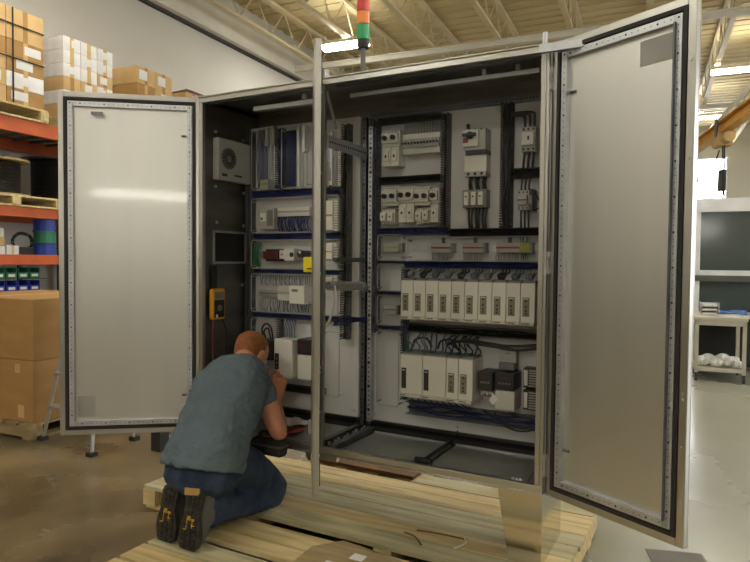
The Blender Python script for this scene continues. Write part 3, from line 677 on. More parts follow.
# ---- ducts ----------------------------------------------------------
Y0=.42
def duct(x0,x1,z0,z1,label,m='duct',d=.06,wires='blue',n=10,fill=.75,yb=Y0,grp='slotted wiring ducts on the panels'):
    cx,cz=(x0+x1)/2,z0
    t=thing('wiring_duct',label,'wiring duct',(cx,yb,z0),0,grp)
    hx=(x1-x0)/2; h=z1-z0; th=.002
    MB().box(-hx,-.003,0,hx,0,h).build('back',m,t)
    b=MB(); hor=(x1-x0)>(z1-z0)
    Lg=(x1-x0) if hor else h
    k=0; p=.0125
    N=int(Lg/p)
    for k in range(N):
        if hor:
            a=-hx+(k+.15)*Lg/N; c=a+Lg/N*.62
            b.box(a,-d,0,c,-.003,th).box(a,-d,h-th,c,-.003,h)
        else:
            a=(k+.15)*Lg/N; c=a+Lg/N*.62
            b.box(-hx,-d,a,-hx+th,-.003,c).box(hx-th,-d,a,hx,-.003,c)
    b.build('slotted_side',m,t)
    # bright finger tips
    if wires:
        ww=MB(); cr=(h if hor else 2*hx)*.5-.006
        for i in range(n):
            u0=random.uniform(-cr,cr); pts=[]
            for s in range(9):
                f=s/8; yy=-.012-random.random()*(d-.02)*fill; vv=max(-cr,min(cr,u0+random.uniform(-.012,.012)))
                if hor: pts.append((-hx+.004+f*(2*hx-.008),yy,h/2+vv))
                else: pts.append((vv,yy,.004+f*(h-.008)))
            ww.tube(pts,.0030,5,0,3)
        ww.build('wire_fill',wires,t)['kind']='stuff'
    return t
# right panel
R='right panel'
duct(.850,.890,1.00,2.14,'tall slotted duct at the left edge of the right panel','duct',n=5)
duct(1.256,1.290,1.562,2.13,'short upright duct right of the motor starters','duct',wires='blackw',n=8)
duct(.892,1.254,2.105,2.13,'thin duct above the miniature breaker row','ductd',wires=None)
duct(.892,1.254,1.792,1.825,'duct between breaker row and motor starters','ductd',wires='blackw',n=6)
duct(.892,1.290,1.520,1.560,'blue-filled duct under the motor starters','duct',wires='blue',n=14)
duct(1.56,1.612,1.550,2.15,'dark upright duct right of the big disconnect','ductd',wires='blackw',n=10)
duct(1.616,1.775,1.785,1.828,'short dark duct between the two right contactors','ductd',wires='blackw',n=8)
duct(1.292,1.775,1.510,1.549,'dark duct under the disconnect and contactors','ductd',wires='blackw',n=10)
duct(1.045,1.775,1.350,1.387,'blue-filled duct above the long row of ten drives','duct',wires='blue',n=14)
duct(.892,1.043,1.372,1.388,'narrow duct under the small upper left compartment','duct',wires='blue',n=6)
duct(.892,1.043,1.208,1.226,'narrow duct under the small middle left compartment','duct',wires='blue',n=6)
duct(.892,1.043,1.022,1.046,'narrow duct under the small lower left compartment','duct',wires='blue',n=6)
duct(1.043,1.066,.66,1.345,'upright blue-filled duct left of the drives','duct',wires='blue',n=8)
duct(1.07,1.775,1.020,1.064,'grey duct between the two drive rows','duct',wires='blackw',n=8)
duct(1.07,1.775,.592,.655,'bottom duct under the four lower drives','duct',wires='blue',n=6)
# left panel
duct(.008,.040,.66,2.15,'tall slotted duct on the left edge of the left panel','duct',wires='blue',n=8)
duct(.672,.712,.95,2.13,'tall slotted duct on the right edge of the left panel','duct',wires='blackw',n=8)
duct(.218,.262,1.80,2.15,'blue-filled upright duct between the two upper left compartments','duct',wires='blue',n=16,d=.05)
duct(.042,.670,1.748,1.792,'blue-filled duct under the upper left compartments','duct',wires='blue',n=18,d=.05)
duct(.042,.670,1.503,1.540,'blue-filled duct above the relay compartment','duct',wires='blue',n=18,d=.05)
duct(.042,.670,1.305,1.332,'blue-filled duct below the relay compartment','duct',wires='blue',n=12,d=.05)
duct(.042,.670,1.046,1.076,'blue-filled duct above the small white drives','duct',wires='blue',n=16,d=.05)
duct(.232,.252,.66,1.044,'thin upright duct left of the small white drives','duct',wires='bluew',n=5,d=.05)
duct(.042,.55,.625,.66,'bottom duct on the left panel','ductd',wires='blackw',n=8,d=.05)
# compartments' pale rounded edge lines: clip-on duct covers edges
def comp(x0,x1,z0,z1,label):
    t=thing('compartment_frame',label,'frame',((x0+x1)/2,Y0-.052,z0),0,'pale compartment frames on the panels')
    X=(x1-x0)/2;h=z1-z0;r=.015;pts=[]
    for (cx,cz,a0) in ((X-r,h-r,0),(-X+r,h-r,90),(-X+r,r,180),(X-r,r,270)):
        for k in range(5): a=math.radians(a0+k*22.5); pts.append((cx+r*math.cos(a),0,cz+r*math.sin(a)))
    pts.append(pts[0]); MB().tube(pts,.0027,5).build('edge','grey',t)
    b=MB()
    for sx in (-1,1):
        for z in (r,h-r): b.box(sx*X-.003,0,z-.003,sx*X+.003,.052,z+.003)
    b.build('standoff','grey',t)
for c in [(.050,.212,1.797,2.155,'rounded frame of the narrow upper left compartment'),(.268,.445,1.797,2.145,'rounded frame of the second upper compartment, left panel'),
          (.048,.655,1.545,1.743,'rounded frame of the terminal and module compartment, left panel'),(.048,.655,1.336,1.50,'rounded frame of the relay compartment, left panel'),
          (.048,.655,1.08,1.302,'rounded frame of the white box compartment, left panel'),(.048,.225,.70,1.04,'rounded frame around the black switch, left panel'),
          (.900,1.040,1.392,1.522,'rounded frame of the upper small compartment, right panel'),(.900,1.040,1.230,1.368,'rounded frame of the empty middle compartment, right panel'),
          (.900,1.040,1.050,1.204,'rounded frame of the lower small compartment, right panel'),(1.072,1.762,1.392,1.508,'wide rounded frame around the red terminal blocks'),
          (.900,1.030,.62,1.015,'tall rounded frame of the blank lower compartment, right panel'),(.545,.665,.63,.99,'tall rounded frame right of the small drives, left panel')]: comp(*c)
# ---- devices --------------------------------------------------------
def dev(name,label,cat,x0,z0,group=None): return thing(name,label,cat,(x0,Y0,z0),0,group)
def starter(x0,x1,z0,z1,nk,label,lower=True,d=.09):
    t=dev('motor_starter',label,'motor starter',x0,z0,'motor starters with black knobs'); w=x1-x0; h=z1-z0
    zt=h*.55 if lower else 0
    hk=h-zt
    MB().box(0,-d*.75,zt,w,0,h).build('breaker_body','white',t,bevel=.002)
    MB().box(.002,-d,zt+hk*.18,w-.002,-d*.75,zt+hk*.80).build('front_cover','white',t,bevel=.003)
    for k in range(nk):
        x=w*(k+.5)/nk; z=zt+hk*.48; kb=MB().cyl((x,-d,z),(x,-d-.016,z),.0125,16).box(x-.003,-d-.022,z-.011,x+.003,-d-.016,z+.011).build('knob','black',t)
    b=MB()
    for k in range(nk*3):
        x=w*(k+.5)/(nk*3); b.cyl((x,-d*.75-.001,h-hk*.09),(x,-d*.75,h-hk*.09),.0035,8)
    b.build('terminal_screw','mgrey',t)
    if lower:
        for k in range(nk):
            a=w*k/nk+.001; c=w*(k+1)/nk-.001
            MB().box(a,-d*.8,0,c,0,zt-.003).build('contactor','white',t,bevel=.002)
            MB().box(a+.008,-d*.92,zt*.25,c-.008,-d*.8,zt*.75).build('contactor_face','drive',t,bevel=.002)
            MB().box((a+c)/2-.005,-d*.93,zt*.42,(a+c)/2+.005,-d*.92,zt*.55).build('actuator','black',t)
    return t
starter(.938,1.034,1.876,2.06,2,'two-knob motor starter left of the miniature breakers',True,.10)
starter(.936,1.026,1.672,1.772,2,'two-knob motor starter at the left of the second row',False)
starter(1.031,1.118,1.585,1.765,2,'two-knob motor starter with contactors, second row middle',True)
starter(1.121,1.205,1.669,1.762,2,'two-knob motor starter above the middle contactor pair',False)
starter(1.208,1.252,1.582,1.755,1,'single-knob motor starter at the right of the second row',True)
def contactor(x0,x1,z0,z1,d,label,group,dark=False):
    t=dev('contactor',label,'contactor',x0,z0,group); w=x1-x0;h=z1-z0
    m='white' if not dark else 'grey'
    MB().box(0,-d*.7,0,w,0,h).build('body',m,t,bevel=.002)
    MB().box(.003,-d,h*.22,w-.003,-d*.7,h*.78).build('front_block','white' if not dark else 'mgrey',t,bevel=.003)
    MB().box(w*.4,-d-.002,h*.44,w*.6,-d,h*.56).build('actuator','black',t)
    b=MB()
    for k in range(3):
        for z in (h*.1,h*.9): x=w*(k+.5)/3; b.cyl((x,-d*.7-.001,z),(x,-d*.7,z),w*.09,8)
    b.build('terminal_screw','mgrey',t)
contactor(.922,.960,1.578,1.655,.08,'small white contactor, leftmost under the first starter','small white contactors')
contactor(.964,1.002,1.576,1.655,.08,'small white contactor, second from left under the first starter','small white contactors')
contactor(1.124,1.160,1.576,1.655,.08,'small white contactor, left of the middle pair','small white contactors')
contactor(1.163,1.200,1.580,1.658,.08,'small white contactor, right of the middle pair','small white contactors')
# miniature breakers
for k in range(12):
    x0=1.042+k*.0172
    t=dev('miniature_breaker','narrow white miniature breaker, %s from the left in the top row'%ORD[k],'breaker',x0,1.935,'miniature breakers in the top row')
    MB().box(.0006,-.055,0,.0166,0,.10).build('body','white',t); MB().box(.0006,-.070,.028,.0166,-.055,.072).build('nose','grey',t,bevel=.001)
    MB().box(.005,-.080,.046,.012,-.070,.056).build('lever','black',t)
ww=MB()
for k in range(12):
    for q in (.004,.012):
        x=1.042+k*.0172+q; ww.tube([(x,Y0-.04,2.036),(x+.002,Y0-.045,2.07),(x-.003,Y0-.03,2.104)],.0022,5,0,3)
tag(ww.build('wire_bundle','greyw',None),'grey wires rising from the miniature breaker row','wires')
# din rails
for (x0,x1,z,lab) in ((1.035,1.252,1.985,'rail behind the miniature breakers'),(.905,1.035,1.455,'rail in the small upper compartment, right panel'),(1.08,1.76,1.455,'long rail carrying the red terminal blocks'),
                      (.905,1.035,1.128,'rail in the small lower compartment, right panel'),(.06,.65,1.66,'rail behind the terminals of the left panel'),(.06,.65,1.19,'rail behind the white box, left panel'),(.06,.65,1.415,'rail behind the relays, left panel')):
    tag(MB().box(x0,Y0-.008,z-.0175,x1,Y0-.006,z+.0175).box(x0,Y0-.006,z-.0135,x1,Y0,z+.0135).build('mounting_rail','galv',None),lab.replace('rail','steel mounting rail',1),'rail','mounting rails')
# disconnect
t=dev('disconnect_switch','large grey disconnect switch with black handle and red label','switch',1.384,1.800)
MB().box(0,-.085,.125,.112,0,.228).build('body','grey',t,bevel=.003)
MB().box(.002,-.10,.14,.080,-.085,.220).build('front_cover','white',t,bevel=.003)
MB().cyl((.042,-.10,.192),(.042,-.118,.192),.017,18).box(.008,-.128,.184,.076,-.115,.200).build('handle','black',t,bevel=.003)
MB().box(.004,-.1012,.158,.030,-.10,.182).build('warning_label','red',t)
MB().box(.01,-.08,.105,.112,0,.125).build('terminal_cover','black',t)
MB().box(.0,-.065,.012,.112,0,.105).build('lower_cover','white',t,bevel=.003)
MB().box(.0,-.07,.0,.112,0,.024).build('terminal_base','grey',t,bevel=.002)
b=MB()
for k in range(3): b.cyl((.022+k*.034,-.071,.012),(.022+k*.034,-.070,.012),.008,10)
for k in range(3): b.cyl((.03+k*.03,-.0865,.222),(.03+k*.03,-.085,.222),.005,10)
b.build('terminal_screw','rubber',t)
tag(MB().box(1.372,Y0-.012,2.052,1.385,Y0,2.068).box(1.374,Y0-.010,2.038,1.384,Y0,2.050).build('small_relay','black',None),'tiny black relay above the big disconnect switch','relay')
def cables(name,label,lst,r,m='blackw',sm=4,n=8):
    b=MB()
    for p in lst: b.tube(p,r,n,0,sm)
    return tag(b.build(name,m,None,smooth=True),label,'cable')
for k in range(3):
    x=1.405+k*.035
    cables('power_cable',['left','middle','right'][k]+' black cable between disconnect switch and fuse holder',[[(x,Y0-.04,1.800),(x,Y0-.05,1.77),(x,Y0-.04,1.739)],[(x+.012,Y0-.04,1.800),(x+.010,Y0-.05,1.77),(x+.012,Y0-.04,1.739)]],.0055)
    cables('power_cable',['left','middle','right'][k]+' black cable from fuse holder into the duct below',[[(x-.004,Y0-.035,1.648),(x-.002,Y0-.045,1.60),(x,Y0-.035,1.550)],[(x+.014,Y0-.035,1.648),(x+.012,Y0-.045,1.60),(x+.012,Y0-.035,1.550)]],.0058)
# fuse holder
t=dev('fuse_holder','three-pole black fuse holder with white fuses under the disconnect','fuse holder',1.372,1.650)
MB().box(0,-.055,0,.124,0,.088).build('base','mgrey',t,bevel=.003)
for k in range(3):
    MB().box(.012+k*.036,-.072,.012,.036+k*.036,-.055,.076).build('fuse','drive',t,bevel=.003); MB().box(.018+k*.036,-.074,.05,.028+k*.036,-.072,.056).build('indicator','black',t)
def bigcont(x0,x1,z0,z1,label,light):
    t=dev('power_contactor',label,'contactor',x0,z0,'grey power contactors on the right'); w=x1-x0;h=z1-z0
    MB().box(0,-.07,0,w,0,h).build('body','grey',t,bevel=.003)
    MB().box(.006,-.09,h*.24,w-.006,-.07,h*.76).build('front_block','drive' if light else 'grey',t,bevel=.003)
    MB().box(w*.5,-.0915,h*.44,w*.62,-.09,h*.6).build('slot','black',t) if light else MB().box(w*.1,-.0915,h*.47,w*.9,-.09,h*.52).build('slot','black',t)
    b=MB()
    for k in range(3):
        for z in (h*.1,h*.9): b.cyl((w*(k+.5)/3,-.072,z),(w*(k+.5)/3,-.07,z),w*.085,8)
    b.build('terminal_screw','black',t); return t
bigcont(1.664,1.732,1.90,2.015,'upper grey contactor with a white front at the right',True)
bigcont(1.650,1.706,1.630,1.722,'lower grey contactor with a dark slot at the right',False)
t=dev('auxiliary_block','black auxiliary block on the right side of the lower contactor','relay',1.708,1.626); MB().box(0,-.085,0,.018,0,.10).build('body','black',t,bevel=.002); MB().box(.002,-.087,.03,.016,-.085,.07).build('face','mgrey',t)
for k in range(3):
    x=1.675+k*.022
    cables('power_cable',['left','middle','right'][k]+' black cable looping over to the upper contactor',[[(1.612,Y0-.05-.004*k,2.082-.006*(2-k)+.004),(1.645,Y0-.05,2.084-.006*(2-k)+.004),(x-.006,Y0-.05,2.082-.005*(2-k)),(x,Y0-.05,2.055),(x,Y0-.045,2.015)]],.0062,sm=6)
    x2=1.662+k*.018
    cables('power_cable',['left','middle','right'][k]+' black cable under the upper contactor',[[(x,Y0-.045,1.90),(x-.003,Y0-.05,1.86),(x-.006,Y0-.045,1.829)]],.0058)
    cables('power_cable',['left','middle','right'][k]+' black cable above the lower contactor',[[(x2+.004,Y0-.045,1.785),(x2+.002,Y0-.05,1.75),(x2,Y0-.045,1.722)]],.0045)
    cables('power_cable',['left','middle','right'][k]+' black cable below the lower contactor',[[(x2,Y0-.045,1.630),(x2+.002,Y0-.05,1.59),(x2,Y0-.04,1.550)]],.0045)
cables('control_wire','loose black wire loop right of the lower contactor',[[(1.722,Y0-.06,1.725),(1.74,Y0-.06,1.69),(1.762,Y0-.05,1.645),(1.742,Y0-.06,1.636),(1.722,Y0-.05,1.626)]],.003)
# terminal blocks
def terms(x0,z0,n,p,label,m1='grey',stripe='red',h=.044,d=.05,end=True,grp='terminal block strips'):
    t=dev('terminal_block',label,'terminal block',x0,z0,grp)
    for k in range(n):
        MB().box(k*p+.0004,-d,0,(k+1)*p-.0004,-.006,h).build('terminal',m1,t)
    if stripe: MB().box(.001,-d-.002,h*.42,n*p-.001,-d,h*.62).build('jumper_bar',stripe,t)
    if end: MB().box(n*p,-d-.006,-.002,n*p+.012,0,h+.002).build('end_clamp','mgrey',t)
    return t
terms(.934,1.434,15,.006,'small grey terminal strip in the upper small compartment','grey','ygreen')
terms(.934,1.107,13,.006,'small grey terminal strip in the lower small compartment','grey','mgrey')
terms(1.205,1.432,18,.006,'leftmost of the three red-striped terminal strips')
terms(1.373,1.432,18,.006,'middle one of the three red-striped terminal strips')
terms(1.545,1.432,19,.006,'rightmost red-striped terminal strip, beside the yellow-green one',end=False)
terms(1.660,1.431,8,.006,'yellow-green earth terminal strip at the right','ygreen','gold',.046)
def drops(name,label,xs,za,zb,m,j=.006,y=Y0-.04,r=.0018):
    b=MB()
    for x in xs: b.tube([(x,y,za),(x+random.uniform(-j,j),y-.004,(za+zb)/2),(x+random.uniform(-j,j)*.5,y,zb)],r,4,0,3)
    tag(b.build(name,m,None),label,'wires')
for i,(a,n) in enumerate(((1.208,16),(1.376,17),(1.548,18))):
    w_=['leftmost','middle','rightmost'][i]
    drops('wire_bundle','grey wires dropping from the %s red-striped terminal strip'%w_,[a+k*.006 for k in range(n)],1.431,1.388,'greyw')
    drops('wire_bundle','few dark wires above the %s red-striped terminal strip'%w_,[a+.055+k*.005 for k in range(4)],1.510,1.478,'blackw',.001)
drops('wire_bundle','green wires of the yellow-green terminal strip',[1.664+k*.007 for k in range(6)],1.430,1.388,'green')
drops('wire_bundle','dark green wires above the yellow-green terminal strip',[1.664+k*.007 for k in range(6)],1.510,1.478,'green')
# ---- drives
def drive(x0,w,z0,h,d,label,group,wide=False):
    t=dev('servo_drive',label,'drive',x0,z0,group)
    MB().prism([(0,.012),(-d-.014,.012),(-d-.014,.0),(-d-.004,-.006),(0,-.006)],0.0015,w-.0015,0,'x').build('foot','white',t)
    MB().box(.0012,-d,.012,w-.0012,0,h).build('housing','drive',t,bevel=.002)
    c0,c1=(.010,.042) if not wide else (.008,.034)
    
    wn=MB().box(c0,-d-.0012,h*.20 if not wide else h*.18,c1,-d,h*.66 if not wide else h*.68).build('display_window','tan' if not wide else 'ductd',t)
    b=MB()
    for k,z in enumerate((.27,.34,.44,.58)): b.cyl(((c0+c1)/2,-d-.004,h*z),((c0+c1)/2,-d-.0012,h*z),.0048,8)
    b.build('connector','black',t)
    MB().box(c0+.004,-d-.003,h*.615,c1-.006,-d-.0012,h*.635).build('status_light','white',t)
    MB().box(c0-.002,-d-.015,.003,c1+.004,-d-.014,.009).build('slot','mgrey',t)
    MB().box(.004,-d+.02,h,w-.004,-.02,h+.010).build('vent_top','mgrey',t)
    return t
DW=.0675
for k in range(10):
    drive(1.087+k*DW,DW,1.100,.190,.15,'white servo drive, %s from the left in the upper row of ten'%ORD[k],'ten servo drives in the upper row')
for k,(x0,w) in enumerate(((1.092,.121),(1.214,.125),(1.340,.062),(1.403,.072))):
    drive(x0,w,.712,.206,.16,['wide white drive, leftmost in the lower row','wide white drive, second in the lower row','narrow white drive, third in the lower row','narrow white drive, rightmost white one in the lower row'][k],'drives in the lower row',w>.1)
# wiring on top of the drives
for k in range(10):
    x=1.087+k*DW
    b=MB()
    for q in range(3):
        a=x+.012+q*.016; b.tube([(a,Y0-.07-.02*q,1.300),(a-.006,Y0-.08-.02*q,1.322),(a+.012,Y0-.065,1.336),(a+.008,Y0-.05,1.350)],.0040,6,0,4)
    tag(b.build('wire_bundle',['greyw','blackw','bluew'][k%3],None),'looped connector wires on top of the %s upper-row drive'%ORD[k],'wires',None)
    b=MB().cyl((x+.038,Y0-.11,1.300),(x+.050,Y0-.10,1.330),.007,8)
    tag(b.build('cable_plug','black',None),'black cable plug on top of the %s upper-row drive'%ORD[k],'plug')
for k,(xa,xb) in enumerate(((1.10,1.20),(1.22,1.33),(1.345,1.40),(1.41,1.47))):
    b=MB()
    for q in range(5):
        f=q/4; a=xa+(xb-xa)*f; g=lambda v: random.uniform(-v,v)
        b.tube([(a,Y0-.08,.928),(a+.012+g(.018),Y0-.09+g(.015),.950),(a-.010+g(.03),Y0-.07+g(.02),.985),(a+.006+g(.02),Y0-.05,1.020)],.0036,6,0,4)
    tag(b.build('wire_bundle',['bluew','blue','blackw','blackw'][k],None),['pale blue wires above the leftmost lower drive','blue wires above the second lower drive','black wires above the third lower drive','black wires above the fourth lower drive'][k],'wires')
    tag(MB().box(xa+.01,Y0-.12,.929,xa+.03,Y0-.10,.942).build('green_plug','green',None,bevel=.002),'small green plug on top of the %s lower drive'%ORD[k],'plug') 
cables('power_cable','thick black cable swagging above the black inverters',[[(1.36,Y0-.05,.985),(1.40,Y0-.06,.995),(1.46,Y0-.06,.985),(1.55,Y0-.06,.978),(1.65,Y0-.06,.97),(1.76,Y0-.05,.985)],[(1.30,Y0-.06,.97),(1.40,Y0-.07,1.0),(1.50,Y0-.07,.995),(1.62,Y0-.06,.985),(1.76,Y0-.05,1.0)]],.007)
cables('power_cable','black cable arching over the lower white drives',[[(1.11,Y0-.05,.945),(1.13,Y0-.06,.985),(1.19,Y0-.06,.995),(1.22,Y0-.06,.95)],[(1.25,Y0-.05,.945),(1.27,Y0-.06,.985),(1.33,Y0-.06,.995),(1.36,Y0-.06,.95)]],.0055)
# inverters
def inverter(x0,x1,z0,z1,zm,label,low):
    t=dev('inverter',label,'inverter',x0,z0,'black-fronted inverters'); w=x1-x0;h=z1-z0
    MB().box(0,-.13,zm-z0,w,0,h).build('upper_housing','black',t,bevel=.004)
    MB().box(w*.3,-.1315,h-.030,w*.8,-.13,h-.020).build('red_display','dred',t)
    b=MB()
    for k in range(4): b.cyl((w*(.25+.17*k),-.133,h-.048),(w*(.25+.17*k),-.13,h-.048),.005,8)
    b.build('button','mgrey',t)
    if low: MB().box(0,-.12,0,w,0,zm-z0-.002).build('lower_cover','white',t,bevel=.003)
    else:
        MB().box(0,-.08,0,w,0,zm-z0-.002).build('terminal_bay','mgrey',t)
        b=MB()
        for k in range(5): b.box(.006+k*.014,-.10,.012+.006*(k%2),.016+k*.014,-.08,.03+.006*(k%2))
        b.build('connector','white',t)
    return t
inverter(1.488,1.562,.735,.862,.775,'left black-fronted inverter with open terminals',False)
inverter(1.573,1.666,.690,.866,.785,'right black-fronted inverter with white lower cover',True)
t=dev('paper_tag','white paper tag hanging from the left inverter','tag',1.548,.712); MB().prism([(0,.02),(.02,.0),(.045,.03),(.022,.055)],-.137,-.135).build('card','paper',t)
MB().tube([(.0,-.133,.06),(.015,-.136,.055),(.022,-.137,.05)],.0015,4).build('string','paper',t)
t=dev('line_filter','grey box with clear front above the right inverter','filter',1.570,.872); MB().box(0,-.05,.03,.082,0,.092).build('box','grey',t,bevel=.003); MB().box(.004,-.075,0,.080,0,.034).build('terminal_base','mgrey',t,bevel=.002); MB().box(.03,-.0515,.075,.05,-.05,.078).build('print','black',t)
for z0,nm in ((.795,'upper'),(.690,'lower')):
    t=dev('relay_module','%s dark input module with a white strip at the far right'%nm,'module',1.690,z0,'two modules at the right edge'); MB().box(0,-.06,0,.064,0,.094).build('body','black',t,bevel=.002)
    MB().box(.006,-.070,.012,.022,-.06,.084).build('white_strip','paper',t); b=MB()
    for k in range(7): b.box(.028,-.066,.008+k*.012,.060,-.06,.014+k*.012)
    b.build('terminal_row','grey',t)
# extra wires hanging beneath drives
cables('wire_bundle','blue wires looping under the four lower drives',[[(1.08+.03*k,Y0-.06,.700),(1.10+.035*k,Y0-.085,.672),(1.16+.03*k,Y0-.06,.656)] for k in range(10)],.0028,'blue')
cables('wire_bundle','dark wires looping out of the bottom right duct',[[(1.50,Y0-.06,.66),(1.58,Y0-.075,.625),(1.68,Y0-.075,.61),(1.77,Y0-.06,.63)],[(1.55,Y0-.06,.66),(1.62,Y0-.075,.60),(1.70,Y0-.075,.59),(1.77,Y0-.06,.61)]],.004)
for k in range(3):
    tag(MB().cyl((1.343,Y0-.003,.545-.02*k),(1.343,Y0,.545-.02*k),.004,8).build('screw','black',None),'%s screw in the vertical line of three below the drives'%['top','middle','bottom'][k],'screw','screws on the panel below the drives')
cables('wire_bundle','blue wires crossing the joint between both bays',[[(.795+.004*(k%3),.10,1.062+.005*k),(.80+.006*(k%2),.20,1.060+.006*((k*3)%7)),(.805,.30,1.064+.005*((k*2)%5)),(.86,.385,1.066+.004*k)] for k in range(7)],.0035,'blue')
# spiral wrapped loom crossing the joint + white hose
b=MB()
for k in range(5): b.tube([(.800+.009*math.cos(k*1.256),.03,1.262+.009*math.sin(k*1.256)),(.805+.010*math.cos(k*1.256+1),.15,1.266+.010*math.sin(k*1.256+1)),(.81+.010*math.cos(k*1.256+2),.28,1.252+.010*math.sin(k*1.256+2)),(.83,.385,1.236+.006*k-.012)],.009,8,0,4)
tag(b.build('cable_loom','greyw',None,smooth=True),'thick grey spiral-wrapped cable loom crossing behind the middle door','cable')
b=MB(); pts=[]
for k in range(150):
    f=k/149; a=k*.85; pts.append((.804+.012*f+.023*math.cos(a),.035+.33*f,1.262-.012*f+.023*math.sin(a)))
b.tube(pts,.0028,4); tag(b.build('spiral_wrap','grey',None),'pale spiral wrap around the grey cable loom','cable wrap')
cables('white_hose','thin white hose hanging from the loom beside the middle post',[[(.828,.06,1.262),(.832,.05,1.21),(.828,.04,1.15),(.81,.03,1.08),(.785,.03,1.05)]],.006,'white')
# ---- left panel devices
for i,(x,z0,z1,wd,lab) in enumerate([(.171,1.86,2.165,.014,'tall bright rail in the narrow upper left compartment'),(.368,1.805,2.155,.014,'long bright rail in the second upper compartment'),(.405,2.0,2.150,.016,'short bright rail beside the long one, second compartment'),(.588,1.80,2.10,.016,'bright rail seen right of the middle door edge'),(.548,1.80,2.09,.010,'thin rail just right of the middle door edge')]):
    tag(MB().box(x-wd/2,Y0-.03,z0,x+wd/2,Y0,z1).box(x-wd/2-.01,Y0-.006,z0,x+wd/2+.01,Y0,z1).build('vertical_rail','alu',None),lab,'rail','vertical rails on the left panel')
for i,(x,z0,z1,lab) in enumerate([(.150,2.05,2.16,'left'),(.193,2.05,2.165,'right')]):
    tag(MB().box(x-.009,Y0-.045,z0,x+.009,Y0,z1).build('rail_clip','grey',None,bevel=.002),'grey clip at the %s of the tall bright rail top'%lab,'clip')
terms(.120,1.800,7,.008,'grey and yellow-green terminals at the foot of the tall rail','grey','ygreen',.052,.06,False)
t=dev('input_module','upright white toothed module right of the middle door edge','module',.640,1.79); MB().box(0,-.05,0,.014,0,.215).build('body','mgrey',t); b=MB()
for k in range(18): b.box(.014,-.062,.004+k*.0118,.034,-.02,.011+k*.0118)
b.build('terminal_teeth','drive',t)
# bundles of blue wires in the upper compartments
b=MB()
for k in range(9): b.tube([(.075+.009*k,Y0-.02,2.15),(.07+.010*k,Y0-.03,2.0),(.075+.008*k,Y0-.02,1.81)],.0026,4,0,3)
tag(b.build('wire_bundle','blue',None),'thin blue wires running down the narrow upper left compartment','wires')
b=MB()
for k in range(10): b.tube([(.278+.007*k,Y0-.02,2.13),(.276+.008*k,Y0-.03,2.0),(.278+.007*k,Y0-.02,1.81)],.0032,4,0,3)
tag(b.build('wire_bundle','blue',None),'dense blue wires in the second upper compartment, left panel','wires')
t=dev('power_supply','grey power supply at the left of the terminal compartment','power supply',.130,1.562)
MB().box(0,-.08,0,.105,0,.125).build('body','grey',t,bevel=.003); MB().box(.008,-.086,.045,.052,-.08,.095).build('cover','drive',t,bevel=.002); MB().box(.058,-.083,.02,.098,-.08,.11).build('terminals','mgrey',t); MB().box(.015,-.0875,.055,.028,-.086,.068).build('print','black',t)
terms(.238,1.636,36,.0062,'long pale terminal row right of the grey power supply','white','grey',.050,.05,False)
b=MB()
for k in range(44): 
    x=.242+k*.005; b.tube([(x,Y0-.04,1.635),(x+random.uniform(-.015,.015),Y0-.05,1.60),(x+random.uniform(-.02,.02),Y0-.035,1.545)],.0024,4,0,3)
tag(b.build('wire_bundle','blue',None),'fan of blue wires under the long pale terminal row','wires')
def plc(z0,z1,label):
    t=dev('controller_module',label,'module',.588,z0,'controller modules right of the middle door'); h=z1-z0
    MB().box(0,-.075,0,.082,0,h).build('body','grey',t,bevel=.002); MB().box(.003,-.09,.006,.052,-.075,h-.006).build('white_cover','drive',t,bevel=.002)
    MB().box(.004,-.0912,h*.47,.050,-.09,h*.53).build('stripe','tanleather',t); b=MB()
    for k in range(max(3,int(h/.014))): b.box(.056,-.084,.004+k*.014,.080,-.075,.011+k*.014)
    b.build('terminal_teeth','drive',t)
plc(1.545,1.718,'tall white controller module right of the middle door edge')
plc(1.385,1.482,'short controller module below the tall white one')
plc(1.258,1.30,'lowest little controller module beside the loom')
t=dev('relay_bank','row of dark red relays on the left panel','relay',.150,1.378); MB().box(0,-.045,0,.118,0,.070).build('base','black',t); 
for k in range(5): MB().box(.004+k*.0225,-.075,.012,.023+k*.0225,-.045,.058).build('relay','dred',t,bevel=.001)
t=dev('relay_module','white module right of the dark red relays','module',.268,1.392); MB().box(0,-.07,0,.036,0,.050).build('body','white',t,bevel=.002); MB().box(.01,-.072,.02,.026,-.07,.03).build('print','mgrey',t)
t=dev('relay_module','larger white module with a dark opening, next to the middle post','module',.310,1.382); MB().box(0,-.085,0,.072,0,.068).build('body','white',t,bevel=.002); MB().cyl((.055,-.087,.034),(.055,-.085,.034),.014,14).build('socket','black',t)
t=dev('round_connector','round black connector with a white face by the middle post','connector',.425,1.40); MB().cyl((0,-.09,.02),(0,0,.02),.02,16).build('shell','black',t); MB().cyl((0,-.092,.03),(0,-.09,.03),.009,12).build('face','paper',t)
cables('wire_bundle','green earth wires at the left of the relay row',[[(.07+.006*k,Y0-.03,1.345),(.065+.008*k,Y0-.05,1.41),(.075+.01*k,Y0-.04,1.49)] for k in range(5)],.003,'green')
t=dev('wire_splice','white rectangular splice in the left of the long compartment','connector',.100,1.172); MB().box(0,-.04,0,.145,0,.036).build('strip','grey',t,bevel=.002); MB().box(.003,-.0415,.012,.142,-.04,.022).build('slot','mgrey',t)
terms(.247,1.153,12,.0078,'pale terminal group left of the small white box','white','grey',.084,.06,False)
t=dev('white_box','small white junction box left of the middle post','junction box',.345,1.136); MB().box(0,-.08,0,.105,0,.104).build('body','drive',t,bevel=.004); MB().box(.018,-.0812,.07,.06,-.08,.085).build('print','mgrey',t)
b=MB()
for k in range(26):
    x=.10+k*.014; b.tube([(x,Y0-.03,1.297),(x+random.uniform(-.01,.01),Y0-.04,1.26),(x+random.uniform(-.01,.01),Y0-.03,1.235)],.0022,4,0,3)
